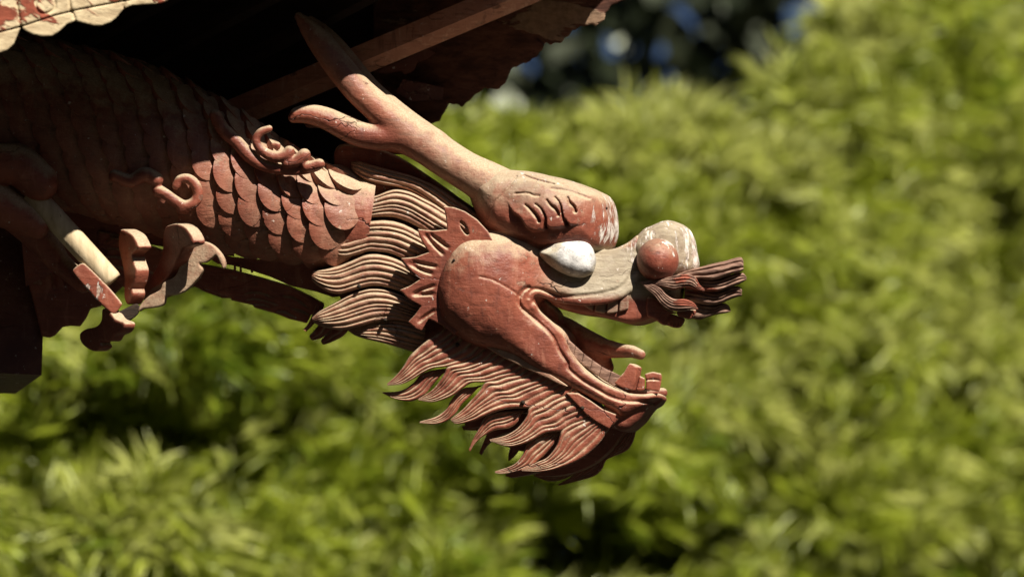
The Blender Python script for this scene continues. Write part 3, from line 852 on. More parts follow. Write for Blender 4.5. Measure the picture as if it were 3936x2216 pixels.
# ---- upper lip front and teeth
plate('upper_gum', z2([(540, 1000), (640, 1010), (760, 1120), (880, 1170), (800, 1185), (740, 1290), (700, 1290), (620, 1230), (540, 1190)]), -88, 70, 14, RED, dragon)
plate('tooth', z2([(880, 1150), (960, 1140), (1060, 1125), (1090, 1140), (1075, 1190), (1040, 1230), (990, 1232), (930, 1215), (880, 1190)]), -70, 50, 12, RED, dragon, grooves=[(z2([(1000, 1150), (1010, 1190), (995, 1230)]), 5, 7), (z2([(1040, 1140), (1050, 1180), (1030, 1225)]), 5, 7)])
plate('tooth', z2([(780, 1180), (860, 1190), (955, 1225), (962, 1250), (940, 1300), (900, 1332), (830, 1328), (770, 1305), (715, 1300), (730, 1260)]), -62, 46, 10, RED, dragon, grooves=[(z2([(x, 1270), (x - 8, 1330)]), 4, 7) for x in (780, 820, 860, 900)])
ub = z1([(1560, 905), (1640, 955), (1780, 978), (1910, 955), (1985, 930)])
ut = z1([(1560, 865), (1640, 878), (1780, 872), (1910, 838), (1985, 790)])
NT_ = 4
ubc, utc = catmull(ub, 33), catmull(ut, 33)
for i in range(4):
    a, b = i * 8, i * 8 + 7
    plate('tooth', [tuple(utc[a]), tuple(utc[(a + b) // 2]), tuple(utc[b]), tuple(ubc[b]), tuple(ubc[(a + b) // 2]), tuple(ubc[a])], -100, 30, 9, RED, dragon, h=3.5, curve=False, attrfn=lambda x, y, w: {'bare': np.full(len(x), 0.55)})

# ---- tongue
tg = Vol(2080, 2520, 1160, 1470, -110, 210, 5)
tg.tube([(2120, 1225, 110, 30), (2180, 1262, 105, 40), (2250, 1308, 100, 45), (2320, 1338, 70, 39), (2380, 1346, 20, 29), (2430, 1350, -25, 24), (2462, 1362, -45, 20)], k=0)
tg.tube([(2250, 1330, 105, 45), (2310, 1375, 105, 38), (2330, 1410, 105, 30)], k=24)
vol_obj(tg, 'tongue', RED, dragon, attrfn=lambda x, y, w: {'dust': 0.2 * sstep(2380, 2460, x)})

# ---- lower teeth
lt = zg([(440, 350), (520, 430), (620, 520), (720, 610), (830, 690), (940, 765), (1030, 805), (1120, 850)])
lb = zg([(470, 430), (510, 520), (570, 620), (660, 700), (770, 790), (880, 865), (980, 930), (1080, 985)])
ltc, lbc = catmull(lt, 50), catmull(lb, 50)
for i in range(7):
    a, b = i * 7, min(49, i * 7 + 7)
    mid = (a + b) // 2
    wz = -116 + 4 * i
    plate('tooth', [tuple(ltc[a]), tuple(ltc[mid]), tuple(ltc[b]), tuple(lbc[b]), tuple(lbc[mid]), tuple(lbc[a])], wz, 46, 7, WEATH, dragon, h=3.5, curve=False)
fang_m = lambda x, y, w: (x + 0.85 * (w + 118) * 0.55, y + 0.06 * (w + 118), w)
plate('fang', zg([(1040, 930), (1090, 870), (1150, 810), (1190, 740), (1215, 708), (1260, 725), (1300, 752), (1290, 830), (1270, 920), (1240, 1010), (1150, 1000)]), -118, 44, 8, RED, dragon, h=3.5, mapfn=fang_m, curve=False)
plate('tooth', zg([(1330, 850), (1390, 880), (1385, 1010), (1330, 1020), (1290, 1010)]), -95, 40, 7, RED, dragon, h=3.5, curve=False)
plate('tooth', zg([(1385, 830), (1430, 815), (1480, 805), (1570, 825), (1578, 870), (1565, 960), (1550, 1025), (1400, 1005), (1400, 900)]), -90, 60, 7, RED, dragon, h=3.5, curve=False, grooves=[(zg([(1400, 900), (1470, 890), (1560, 900)]), 4, 6)])
# far side of the lower lip
fl_ = Vol(2060, 2640, 1180, 1600, 60, 190, 6)
llp = [(p[0] + 30, p[1] - 8) for p in lo_lip[2:]]
fl_.tube([(p[0] + 22, p[1] - 16, 118, 20) for p in lo_lip[2:-1]], k=0)
vol_obj(fl_, 'far_lip', RED, dragon)

# ---- ruff of pointed leaves behind the cheek
ruff = z3([(1215, 428), (1300, 436), (1385, 468), (1475, 528), (1560, 618), (1640, 760), (1500, 1000), (1420, 1300), (1300, 1420), (1205, 1345), (1102, 1298), (1080, 1335), (1048, 1392), (1000, 1372), (943, 1322), (1000, 1262), (1045, 1198), (990, 1170), (938, 1138), (905, 1100), (874, 1076), (960, 1042), (1036, 992), (990, 955), (948, 908), (915, 865), (883, 830), (1000, 820), (1106, 782), (1075, 740), (1045, 690), (1025, 640), (1018, 604), (1130, 617), (1246, 606), (1240, 540), (1232, 490)])
sl = lambda *p: (z3(list(p)), 10, 13)
plate('ruff', ruff, -165, 30, 6, RED, dragon, h=4, curve=False,
      holes=[z3([(1345, 540), (1380, 560), (1412, 620), (1410, 650), (1385, 640), (1350, 590)])],
      grooves=[sl((1075, 645), (1130, 710), (1215, 800)), sl((1115, 645), (1190, 700), (1255, 752)), sl((955, 870), (1040, 915), (1130, 950)), sl((975, 855), (1070, 875), (1165, 895)),
               sl((985, 1105), (1060, 1070), (1150, 1040)), sl((990, 1112), (1070, 1108), (1140, 1105)), sl((1030, 1320), (1090, 1270), (1150, 1230))],
      mapfn=lambda x, y, w: (x, y, w + 0.10 * (1700 - x)))

# ---- mane locks
M = lambda t_, b_, w_, n_, **k: lock('mane_lock', z3(t_), z3(b_), w_, n_, RED, dragon, **k)
mk = dict(thick=70, bulge=22, rib=11.5, wall=0.12, base_dust=0.38)
M([(505, 85), (560, 78), (650, 104), (800, 145), (960, 188), (1080, 235), (1200, 295), (1310, 370), (1430, 450), (1540, 535)], [(498, 140), (560, 195), (640, 235), (760, 262), (880, 285), (990, 325), (1090, 390), (1190, 470), (1300, 560), (1400, 640)], [-10, -32, -45, -45, -50], 4, **mk)
M([(402, 335), (430, 328), (500, 348), (600, 366), (700, 345), (790, 310), (860, 298), (960, 318), (1060, 365), (1150, 410), (1260, 480)], [(390, 395), (430, 450), (500, 500), (600, 520), (700, 512), (820, 512), (930, 545), (1030, 595), (1120, 650), (1240, 720)], [-38, -54, -62, -62, -62], 6, **mk)
M([(290, 655), (320, 642), (400, 634), (500, 600), (600, 556), (700, 538), (800, 538), (900, 562), (980, 600), (1120, 680)], [(278, 715), (330, 775), (400, 815), (470, 822), (560, 800), (640, 775), (720, 780), (800, 790), (900, 830), (1060, 900)], [-42, -58, -66, -64, -62], 6, **mk)
M([(203, 935), (230, 922), (300, 914), (400, 890), (500, 850), (600, 806), (690, 793), (790, 810), (880, 845), (1060, 940)], [(192, 990), (240, 1040), (330, 1090), (410, 1105), (500, 1085), (600, 1055), (690, 1042), (780, 1055), (880, 1090), (1060, 1170)], [-42, -56, -62, -60, -60], 6, **mk)
M([(200, 1290), (250, 1245), (320, 1205), (400, 1160), (480, 1115), (570, 1080), (660, 1062), (760, 1070), (860, 1100), (1040, 1180)], [(215, 1330), (290, 1362), (380, 1380), (470, 1380), (560, 1360), (650, 1335), (740, 1318), (830, 1310), (920, 1320), (1060, 1350)], [-30, -44, -52, -54, -54], 7, **mk)
M([(470, 1375), (540, 1365), (640, 1335), (740, 1312), (840, 1305), (950, 1320), (1080, 1360)], [(480, 1390), (530, 1425), (600, 1450), (720, 1478), (840, 1510), (950, 1545), (1060, 1580)], [-16, -26, -34, -34], 6, **mk)
# short tufts hanging below on the far side
for tp, bt in (([(1500, 770), (1450, 900), (1400, 1000), (1350, 1060)], [(1590, 790), (1530, 920), (1450, 1020), (1385, 1085)]),
               ([(1560, 960), (1480, 1060), (1420, 1130), (1440, 1175)], [(1720, 980), (1640, 1090), (1540, 1160), (1450, 1182)]),
               ([(1700, 1010), (1620, 1100), (1550, 1180), (1565, 1225)], [(1870, 1050), (1800, 1130), (1680, 1195), (1580, 1230)])):
    lock('mane_tuft', zb(tp), zb(bt), [40, 35, 30], 2, RED, dragon, thick=24, rib=4)
# block joining mane to neck
nb = Vol(1180, 1800, 600, 1420, -20, 190, 8)
nd = poly_sdf(catmull(z3([(560, 130), (900, 220), (1300, 420), (1500, 640), (1400, 1200), (1050, 1490), (700, 1440), (460, 1340), (420, 1130), (330, 1000), (420, 760), (520, 480)]), 80, True), nb.X2, nb.Y2)
nb.slab(nd, 90.0, 85.0, 40.0)
vol_obj(nb, 'neck_block', RED, dragon)

plate('neck_crest', [(1300, 560), (1400, 560), (1520, 595), (1640, 670), (1760, 755), (1860, 830), (1900, 900), (1820, 930), (1680, 850), (1520, 740), (1380, 690), (1290, 640)], 15, 110, 24, RED, dragon, h=5)
# ---- rusty nails that pin the pieces together
def nail(x, y, w, r=8):
    c = P(x, y, w); m = 12
    vs = [c - FWD * 0.004] + [c + (r / S) * q_ * (math.cos(2 * math.pi * j / m) * RIGHT + math.sin(2 * math.pi * j / m) * UP) + FWD * d_ for q_, d_ in ((0.7, -0.003), (1.0, 0.0), (1.0, 0.012)) for j in range(m)]
    fs = [(0, 1 + j, 1 + (j + 1) % m) for j in range(m)] + [(1 + k * m + j, 1 + (k + 1) * m + j, 1 + (k + 1) * m + (j + 1) % m, 1 + k * m + (j + 1) % m) for k in range(2) for j in range(m)]
    mesh_obj('nail', vs, fs, BLACKW, dragon)
for (x_, y_, w_) in ((2238, 1567, -142), (1758, 1325, -136), (2010, 1545, -137), (1480, 1228, -85), (1380, 1100, -90)): nail(x_, y_, w_)
for (x_, y_) in ((1800, 905), (2330, 800), (1745, 1000)):
    w_ = head.surf(x_, y_)
    if w_ is not None: nail(x_, y_, w_ - 2, 6)
# ---- beard
BL = lambda t_, b_, w_, n_, **k: lock('beard_lock', z4(t_), z4(b_), w_, n_, RED, dragon, **k)
bk_ = dict(thick=24, bulge=4, rib=7.5, ribfade=0.02)
beards = [
    ([(640, 130), (590, 168), (500, 225), (420, 290), (360, 350), (310, 430), (250, 505), (180, 568)][::-1], [(1010, 255), (960, 290), (880, 360), (780, 403), (665, 432), (560, 442), (470, 480), (390, 530), (300, 570), (188, 582)][::-1], [-116, -122, -120, -118], 6),
    ([(600, 450), (520, 465), (450, 492), (390, 560), (290, 622), (145, 634)][::-1], [(690, 440), (640, 480), (600, 515), (540, 585), (480, 655), (380, 705), (250, 690), (145, 642)][::-1], [-88, -92, -90], 4),
    ([(1010, 255), (960, 290), (880, 360), (780, 403), (665, 432), (640, 480), (590, 560), (530, 625), (430, 688)][::-1], [(1340, 425), (1290, 462), (1220, 500), (1120, 520), (1040, 545), (965, 555), (860, 560), (790, 600), (710, 660), (560, 712), (436, 700)][::-1], [-116, -122, -120, -118], 6),
    ([(960, 570), (880, 590), (800, 600), (740, 640), (690, 700), (650, 770), (570, 830), (442, 868)][::-1], [(980, 560), (910, 600), (850, 660), (770, 740), (730, 800), (660, 862), (560, 890), (442, 878)][::-1], [-88, -92, -90], 4),
    ([(1340, 425), (1290, 462), (1220, 500), (1120, 520), (1040, 545), (965, 555), (920, 620), (850, 700), (770, 785), (688, 848)][::-1], [(1640, 570), (1580, 620), (1500, 655), (1410, 705), (1315, 757), (1200, 762), (1080, 780), (970, 820), (880, 860), (740, 888), (692, 862)][::-1], [-116, -122, -120, -118], 6),
    ([(1300, 770), (1200, 780), (1100, 790), (1000, 810), (950, 850), (910, 930), (870, 1000), (832, 1090)][::-1], [(1320, 760), (1260, 800), (1215, 880), (1150, 920), (1060, 932), (990, 960), (920, 1005), (870, 1060), (845, 1105)][::-1], [-88, -92, -90], 4),
    ([(1640, 570), (1580, 620), (1500, 655), (1410, 705), (1315, 757), (1290, 830), (1220, 920), (1120, 980), (998, 1010)][::-1], [(1840, 770), (1790, 825), (1720, 862), (1640, 895), (1565, 942), (1450, 958), (1350, 1010), (1250, 1052), (1140, 1066), (1005, 1026)][::-1], [-116, -122, -120, -118], 6),
    ([(1570, 945), (1500, 955), (1420, 970), (1340, 1010), (1290, 1060), (1260, 1130), (1190, 1210), (1042, 1264)][::-1], [(1600, 940), (1545, 980), (1500, 1060), (1440, 1130), (1390, 1172), (1330, 1230), (1250, 1260), (1100, 1285), (1042, 1276)][::-1], [-88, -92, -90], 4),
    ([(1840, 770), (1790, 825), (1720, 862), (1640, 895), (1570, 942), (1530, 1060), (1460, 1150), (1380, 1190), (1252, 1250)][::-1], [(2030, 850), (1990, 890), (1950, 930), (1880, 1030), (1800, 1110), (1700, 1180), (1560, 1237), (1420, 1266), (1258, 1262)][::-1], [-116, -122, -120, -118], 6)]
for i, (t_, b_, w_, n_) in enumerate(beards):
    BL(t_, b_, w_, n_, **bk_)
    if i >= 4: BL(t_, b_, w_, n_, mirror=True, **bk_)
for t_, b_, w_, n_ in [
    ([(1345, 1292), (1480, 1262), (1600, 1200), (1700, 1100), (1800, 950), (1900, 850)], [(1350, 1300), (1450, 1338), (1560, 1335), (1660, 1290), (1740, 1195), (1900, 1050), (2080, 900)], [150, 130, 110], 6),
    ([(1542, 1368), (1640, 1310), (1700, 1240), (1752, 1185), (1900, 1050), (2080, 900)], [(1548, 1378), (1700, 1342), (1830, 1302), (1895, 1245), (1935, 1170), (2080, 1105), (2140, 1030), (2172, 910)], [155, 135, 115], 7),
    ([(778, 905), (850, 885), (930, 850), (1000, 800)], [(790, 935), (880, 940), (960, 935), (1100, 900)], [130, 120, 110], 3),
    ([(1146, 1178), (1150, 1120), (1170, 1050), (1200, 980)], [(1155, 1182), (1210, 1130), (1260, 1060), (1330, 1000)], [135, 125, 115], 3),
    ([(960, 960), (1050, 900), (1150, 850)], [(1000, 1005), (1100, 985), (1200, 960)], [125, 120, 110], 3)]:
    BL(t_, b_, w_, n_, **bk_)
plate('beard_plate', z4([(1606, 640), (1700, 640), (1800, 700), (1900, 770), (2008, 812), (1992, 870), (1950, 927), (1850, 872), (1765, 810), (1690, 730)]), -140, 26, 6, RED, dragon, curve=False)
plate('jaw_strip', z4([(925, 240), (990, 243), (1080, 262), (1200, 312), (1350, 385), (1500, 500), (1625, 588), (1560, 575), (1460, 525), (1300, 452), (1100, 355), (980, 282)]), -150, 46, 8, RED, dragon, attrfn=lambda x, y, w: {'dust': np.full(len(x), 0.55)})

# ---- antlers
def antler(mirror):
    v = Vol(1080, 2060, 20, 900, -230, 40, 5)
    k = 1.5286
    main = [(1300, 520, 62), (1250, 478, 58), (1200, 447, 52), (1150, 420, 47), (1095, 385, 46), (1040, 345, 46), (990, 305, 42), (940, 262, 39), (895, 220, 37), (850, 165, 36), (812, 115, 33), (780, 75, 25), (752, 42, 12)]
    low = [(1060, 360, 44), (1000, 345, 38), (950, 345, 34), (900, 336, 33), (855, 315, 31), (820, 298, 29), (785, 288, 26), (752, 288, 22), (738, 296, 14)]
    wm = np.linspace(-70, -90, len(main)); wl = np.linspace(-80, -125, len(low))
    cm = catmull([(x * k, y * k, w, r * k * 0.97) for (x, y, r), w in zip(main, wm)], 40)
    cl = catmull([(x * k, y * k, w, r * k * 0.97) for (x, y, r), w in zip(low, wl)], 26)
    ab = lambda c: [(*to_ab(p[0], p[1], p[2]), p[2], p[3]) for p in c]
    v.tube(ab(cm), k=0); v.tube(ab(cl), k=16)
    return vol_obj(v, 'antler', RED, dragon, ab=True, smooth_n=2, mirror=mirror,
                   attrfn=lambda x, y, w: {'peel': 0.4 * sstep(1700, 1900, x) * sstep(800, 650, y), 'dust': (0.18 + 0.38 * sstep(1450, 1750, x)) - 0.2 * sstep(-15, 65, (y - 0.754 * x + 683) * 0.8)})  # dust colour thinned towards the prongs stands in for eave shade
antler(False); antler(True)

# ---- body with scales
axis = np.array([(1420, 850, 20, 165), (1200, 815, 10, 178), (1030, 760, 0, 205), (880, 700, 0, 240), (700, 620, 5, 268), (480, 540, 20, 285), (250, 480, 40, 290), (0, 430, 60, 290), (-300, 390, 80, 290)], float)
ax = catmull(axis, 60)
nth = 40
tan_ = np.gradient(ax[:, :3], axis=0); tan_ /= np.linalg.norm(tan_, axis=1)[:, None]
zax = np.array([0, 0, 1.0])
ev2 = np.cross(zax, tan_); ev2 /= np.linalg.norm(ev2, axis=1)[:, None]
ev3 = np.cross(tan_, ev2)
def body_pt(i, th, off=0.0):
    """i: fractional ring index, th: angle from the camera side, positive towards the top"""
    c = np.array([np.interp(i, np.arange(len(ax)), ax[:, k]) for k in range(4)])
    e2 = np.array([np.interp(i, np.arange(len(ax)), ev2[:, k]) for k in range(3)])
    e3 = np.array([np.interp(i, np.arange(len(ax)), ev3[:, k]) for k in range(3)])
    up2 = e2 if e2[1] < 0 else -e2
    nr = e3 if e3[2] < 0 else -e3
    r = c[3] + off
    return c[:3] + r * (0.72 * math.cos(th) * nr + math.sin(th) * up2)
bv = np.array([[body_pt(i, 2 * math.pi * j / nth) for j in range(nth)] for i in range(len(ax))])
g = np.arange(len(ax) * nth).reshape(len(ax), nth)
q = np.stack([g[:-1].ravel(), np.roll(g[:-1], -1, 1).ravel(), np.roll(g[1:], -1, 1).ravel(), g[1:].ravel()], 1)
body = mesh_obj('body', P(*bv.reshape(-1, 3).T), q, RED, dragon)
import bmesh
bm = bmesh.new(); bm.from_mesh(body.data); bmesh.ops.recalc_face_normals(bm, faces=bm.faces); bm.to_mesh(body.data); bm.free()

def scale_mesh():
    """fish scale, local x towards the tail (free end), y across, z out; unit = half width"""
    nr_, na = 6, 24
    vs = []; du = []
    out = []
    for j in range(na):
        t = 2 * math.pi * j / na
        x, y = math.cos(t), math.sin(t)
        x = x * (1.12 if x > 0 else 1.25); y *= 1.06
        out.append((x, y))
    for i in range(1, nr_ + 1):
        r = i / nr_
        for (x, y) in out:
            xx, yy = x * r, y * r
            h = 0.20 + 0.33 * xx + 0.10 * (1 - r * r) - (0.03 if i == nr_ else 0) + 0.02 * math.sin(5 * yy + 3 * xx)
            vs.append((xx, yy, h))
    for (x, y) in out: vs.append((x * 0.98, y * 0.98, -0.25))
    vs.append((0, 0, 0.30))
    c = len(vs) - 1
    fs = []
    for i in range(nr_):
        for j in range(na):
            a, b = i * na + j, i * na + (j + 1) % na
            fs.append((a, a + na, b + na, b))
    for j in range(na): fs.append((c, j, (j + 1) % na))
    me = raw_mesh('scale', np.array(vs), fs, RED, True, {'dust': np.array([0.27 + 0.22 * v[0] * -1 for v in vs])})
    me.set_sharp_from_angle(angle=math.radians(38))
    return me
smesh = scale_mesh()
arc = np.concatenate([[0], np.cumsum(np.linalg.norm(np.diff(ax[:, :3], axis=0), axis=1))])
bo = ORIGIN[body.name]
s_ = 118.0; row = 0
while s_ < arc[-1] - 150:
    i = float(np.interp(s_, arc, np.arange(len(ax))))
    r = float(np.interp(i, np.arange(len(ax)), ax[:, 3]))
    pitch = 2 * math.asin(min(0.9, 74.0 / r))
    for kth in range(-5, 7):
        th = 0.15 + (kth + 0.5 * (row % 2)) * pitch
        if th < -1.5 or th > 1.75: continue
        p0 = body_pt(i, th); p1 = body_pt(i + 0.4, th); p2 = body_pt(i, th + 0.05)
        w0, w1, w2 = P(*p0), P(*p1), P(*p2)
        ex = w1 - w0; ex /= np.linalg.norm(ex)
        ey = w2 - w0; ey -= ex * (ey @ ex); ey /= np.linalg.norm(ey)
        # the free ends sag downwards
        ang = -0.55 + random.uniform(-0.12, 0.12)
        fx_ = ex * math.cos(ang) + ey * math.sin(ang); fy_ = -ex * math.sin(ang) + ey * math.cos(ang)
        ez = np.cross(fx_, fy_)
        if ez @ FWD > 0 and math.cos(th) > 0: fy_ = -fy_; ez = -ez
        hw = (55.0 + random.uniform(-4, 4)) / S
        tl = random.uniform(-0.07, 0.07); ez0 = ez
        fx_, ez = fx_ * math.cos(tl) + ez * math.sin(tl), ez * math.cos(tl) - fx_ * math.sin(tl)
        o = link('scale', smesh, body)
        m = Matrix(((fx_[0] * hw, fy_[0] * hw * 1.32, ez[0] * hw, 0), (fx_[1] * hw, fy_[1] * hw * 1.32, ez[1] * hw, 0), (fx_[2] * hw, fy_[2] * hw * 1.32, ez[2] * hw, 0), (0, 0, 0, 1)))
        pos = w0 + ez * hw * random.uniform(-0.03, 0.07) - bo
        m.translation = Vector(pos)
        o.matrix_local = m
    s_ += 46.0; row += 1

# ---- cloud scrolls on the flank
def scroll(name, chains, w, k=8, dust=0.0):
    allp = np.vstack([np.array([(p[0], p[1]) for p in c]) for c, _ in chains])
    lo, hi = allp.min(0) - 70, allp.max(0) + 70
    v = Vol(lo[0], hi[0], lo[1], hi[1], w - 90, w + 110, 4)
    for c, dw in chains:
        cc = catmull([(p[0], p[1], w + dw, p[2]) for p in c], 7 * len(c)) if len(c) > 1 else np.array([(*c[0][:2], w + dw, c[0][2]), (c[0][0] + 1, c[0][1], w + dw + 40, c[0][2])])
        v.tube(cc, k=k)
    return vol_obj(v, name, RED, dragon, smooth_n=2)
def zsr(pts): return [(600 + p[0] / 2.0714, 400 + p[1] / 2.0714, p[2] / 2.0714) for p in pts]
scroll('cloud_scroll', [(zsr([(470, 90, 50), (540, 210, 55), (640, 300, 52), (720, 390, 55), (820, 470, 50), (960, 515, 44), (1120, 528, 40), (1250, 505, 40), (1310, 480, 36)]), 10),
                        (zsr([(900, 195, 28), (830, 225, 32), (795, 285, 34), (820, 345, 36), (880, 395, 42), (950, 420, 46), (1030, 405, 48), (1060, 375, 44)]), -15),
                        (zsr([(1040, 470, 40), (1120, 450, 48), (1180, 405, 52)]), -12), (zsr([(935, 325, 22), (965, 325, 26), (970, 345, 20)]), -5), (zsr([(1200, 500, 40), (1300, 475, 42)]), -14)], -205)
scroll('cloud_scroll', [(zsr([(160, 650, 34), (190, 600, 36), (255, 595, 40), (310, 640, 42), (335, 720, 42), (300, 785, 44), (225, 810, 46), (150, 770, 44), (80, 720, 44), (20, 690, 50)]), 0), (zsr([(200, 830, 44), (240, 845, 34)]), 4), (zsr([(0, 600, 60), (-90, 560, 60), (-200, 610, 54), (-330, 570, 50)]), 0)], -235, k=6)
scroll('cloud_scroll', [([(10, 620, 90), (80, 640, 80), (150, 700, 75)], 0), ([(-60, 760, 90), (60, 820, 70), (140, 870, 50)], 20)], -300)

# ---- keel board and carved lower beam under the neck
prism('keel_board', zb([(100, 150), (560, 250), (1100, 300), (1500, 330), (1900, 480), (1790, 690), (1680, 700), (1500, 640), (1200, 570), (1000, 480), (760, 400), (560, 345), (400, 330)]), 90, 220, RED, dragon)
prism('keel_board', [(60, 680), (500, 760), (900, 850), (900, 985), (700, 960), (520, 930), (300, 1000), (100, 1100)], 110, 180, RED, dragon)
for x0 in (575, 640, 765): prism('peg', zb([(x0, 330), (x0 + 26, 335), (x0 + 26, 430), (x0, 425)]), 60, 84, RED, dragon)
lowb = zb([(-300, 330), (0, 300), (250, 330), (560, 390), (900, 480), (1200, 570), (1450, 690), (1590, 770), (1560, 820), (1440, 900), (1390, 990), (1200, 945), (1050, 885), (800, 815), (795, 790), (550, 735), (545, 712), (450, 712), (250, 640), (140, 580), (-150, 700), (-420, 780)])
plate('carved_beam', lowb, 150, 110, 14, RED, dragon, h=5, curve=False,
      grooves=[(zb([(680, 655), (780, 628), (900, 640), (1040, 705)]), 11, 12), (zb([(690, 720), (820, 705), (950, 735), (1080, 775)]), 10, 12), (zb([(1120, 665), (1250, 690), (1370, 770), (1425, 830)]), 11, 12), (zb([(1200, 810), (1320, 830), (1430, 885)]), 10, 12), (zb([(1020, 850), (1150, 850), (1290, 930)]), 10, 12), (zb([(760, 770), (900, 770), (1000, 800)]), 8, 8), (zb([(190, 540), (280, 620), (400, 670), (540, 705)]), 10, 12)])
# carved cloud board further left
cb = zc([(250, 250), (420, 300), (640, 330), (900, 420), (1000, 600), (900, 700), (800, 780), (720, 800), (690, 870), (640, 940), (560, 935), (500, 945), (440, 1010), (400, 1030), (330, 1020), (280, 800), (200, 500)])
plate('cloud_board', cb, 190, 90, 14, RED, dragon, h=6, curve=False, grooves=[(zc([(x, 420), (x + 40, 520), (x + 60, 640)]), 12, 14) for x in (380, 480, 600, 720)])
cb2 = zc([(780, 180), (1000, 220), (1300, 330), (1500, 420), (1520, 560), (1300, 620), (1000, 640), (860, 520), (780, 330)])
plate('cloud_board', cb2, 60, 70, 14, RED, dragon, h=6, curve=False, grooves=[(zc([(830, 270), (880, 225), (960, 225), (1010, 260)]), 12, 14), (zc([(820, 330), (890, 305), (1000, 320), (1150, 350)]), 12, 14), (zc([(840, 370), (960, 375), (1200, 440)]), 12, 14), (zc([(900, 440), (1040, 470), (1240, 500)]), 12, 14)])

# ---- foreleg: peg arm, palm and claws
leg = Vol(-260, 480, 520, 1180, -320, 60, 6)
leg.tube([(-200, 600, -100, 120), (20, 760, -110, 95), (130, 880, -130, 70), (230, 1010, -160, 44), (320, 1090, -210, 36)], k=0)
vol_obj(leg, 'foreleg', RED, dragon)
A, B = np.array([120.0, 740, -285]), np.array([432.0, 1082, -285])
n_ = 28
ax_d = (P(*B) - P(*A)); L = np.linalg.norm(ax_d); ax_d /= L
e1_ = np.cross(ax_d, FWD); e1_ /= np.linalg.norm(e1_); e2_ = np.cross(ax_d, e1_)
vs = []
for t_, r_ in ((0, 41), (0.5, 42), (0.97, 41), (1.0, 38), (1.0, 30), (0.96, 28)):
    for j in range(n_):
        th = 2 * math.pi * j / n_
        rr = r_ / S * (1 + 0.03 * math.sin(3 * th) + 0.025 * (j % 7 == 0))
        vs.append(P(*A) + ax_d * L * t_ + rr * (math.cos(th) * e1_ + math.sin(th) * e2_))
fs = [(i * n_ + j, i * n_ + (j + 1) % n_, (i + 1) * n_ + (j + 1) % n_, (i + 1) * n_ + j) for i in range(5) for j in range(n_)]
fs += [tuple(range(n_))[::-1], tuple(range(5 * n_, 6 * n_))]
arm = mesh_obj('arm_peg', vs, fs, PEG, dragon)
bm = bmesh.new(); bm.from_mesh(arm.data); bmesh.ops.recalc_face_normals(bm, faces=bm.faces); bm.to_mesh(arm.data); bm.free()
def turned(xc, wc, phi, wf):
    sn, cs, tn = math.sin(phi), math.cos(phi), math.tan(phi)
    return lambda x, y, w: (x + (w - wf) * sn, y, wc - tn * (x - xc) + (w - wf) * cs)
R_ = math.radians
claws = [
    ([(960, 168), (1005, 180), (1055, 215), (1090, 280), (1098, 318), (1048, 368), (1062, 430), (1082, 500), (1065, 590), (1045, 632), (1052, 690), (1015, 765), (985, 705), (985, 560), (968, 440), (938, 300), (943, 215)], 500, -295, R_(60), 62),
    ([(1335, 137), (1400, 122), (1470, 150), (1522, 220), (1532, 282), (1460, 312), (1445, 330), (1400, 430), (1340, 530), (1280, 592), (1200, 645), (1160, 692), (1105, 730), (1125, 640), (1200, 540), (1260, 430), (1290, 320), (1294, 220), (1308, 160)], 640, -310, R_(58), 58),
    ([(1540, 295), (1600, 266), (1655, 275), (1712, 312), (1762, 372), (1788, 440), (1775, 484), (1752, 440), (1718, 375), (1690, 392), (1640, 430), (1585, 442), (1612, 480), (1600, 520), (1545, 592), (1470, 660), (1390, 690), (1322, 700), (1300, 765), (1230, 790), (1140, 800), (1098, 822), (1115, 770), (1180, 700), (1270, 650), (1300, 592), (1390, 540), (1432, 450), (1482, 352)], 690, -335, R_(12), 44),
    ([(812, 800), (802, 890), (760, 940), (680, 960), (636, 990), (629, 1030), (650, 1080), (700, 1120), (740, 1136), (770, 1132), (806, 1104), (795, 1070), (800, 1057), (870, 1056), (906, 1010), (960, 985), (986, 940), (980, 905), (920, 880), (870, 820)], 400, -285, R_(56), 55)]
for i, (pl, xc, wc, phi, th) in enumerate(claws):
    plate('claw', zc(pl), 0, th, 10, RED, dragon, h=3.5, mapfn=turned(xc, wc, phi, 0), attrfn=(lambda x, y, w: {'dust': np.full(len(x), 0.9)}) if i == 2 else None)
plate('palm', zc([(580, 492), (650, 438), (700, 462), (830, 590), (962, 742), (962, 782), (905, 842), (860, 815), (780, 740), (690, 640), (602, 540)]), -322, 60, 12, RED, dragon, h=3.5, attrfn=lambda x, y, w: {'peel': 0.5 * sstep(60, 30, np.hypot(x - 355, y - 1120))})
plate('palm_break', zc([(888, 885), (930, 832), (1000, 795), (1085, 758), (1112, 790), (1092, 850), (1000, 910), (912, 916)]), -298, 60, 10, BLACKW, dragon, h=3.5)
# ------------------------------------------------------------------ bamboo behind
BAM = leaf_mat('bamboo_leaf', (0.18, 0.26, 0.02), (0.43, 0.49, 0.05), (0.66, 0.68, 0.23), 0.45)
CULM = simple_wood('bamboo_culm', (0.09, 0.12, 0.03), (0.16, 0.17, 0.05), sc=8)
CON = leaf_mat('dark_conifer', (0.008, 0.012, 0.006), (0.014, 0.02, 0.009), (0.02, 0.022, 0.01), 0.2)

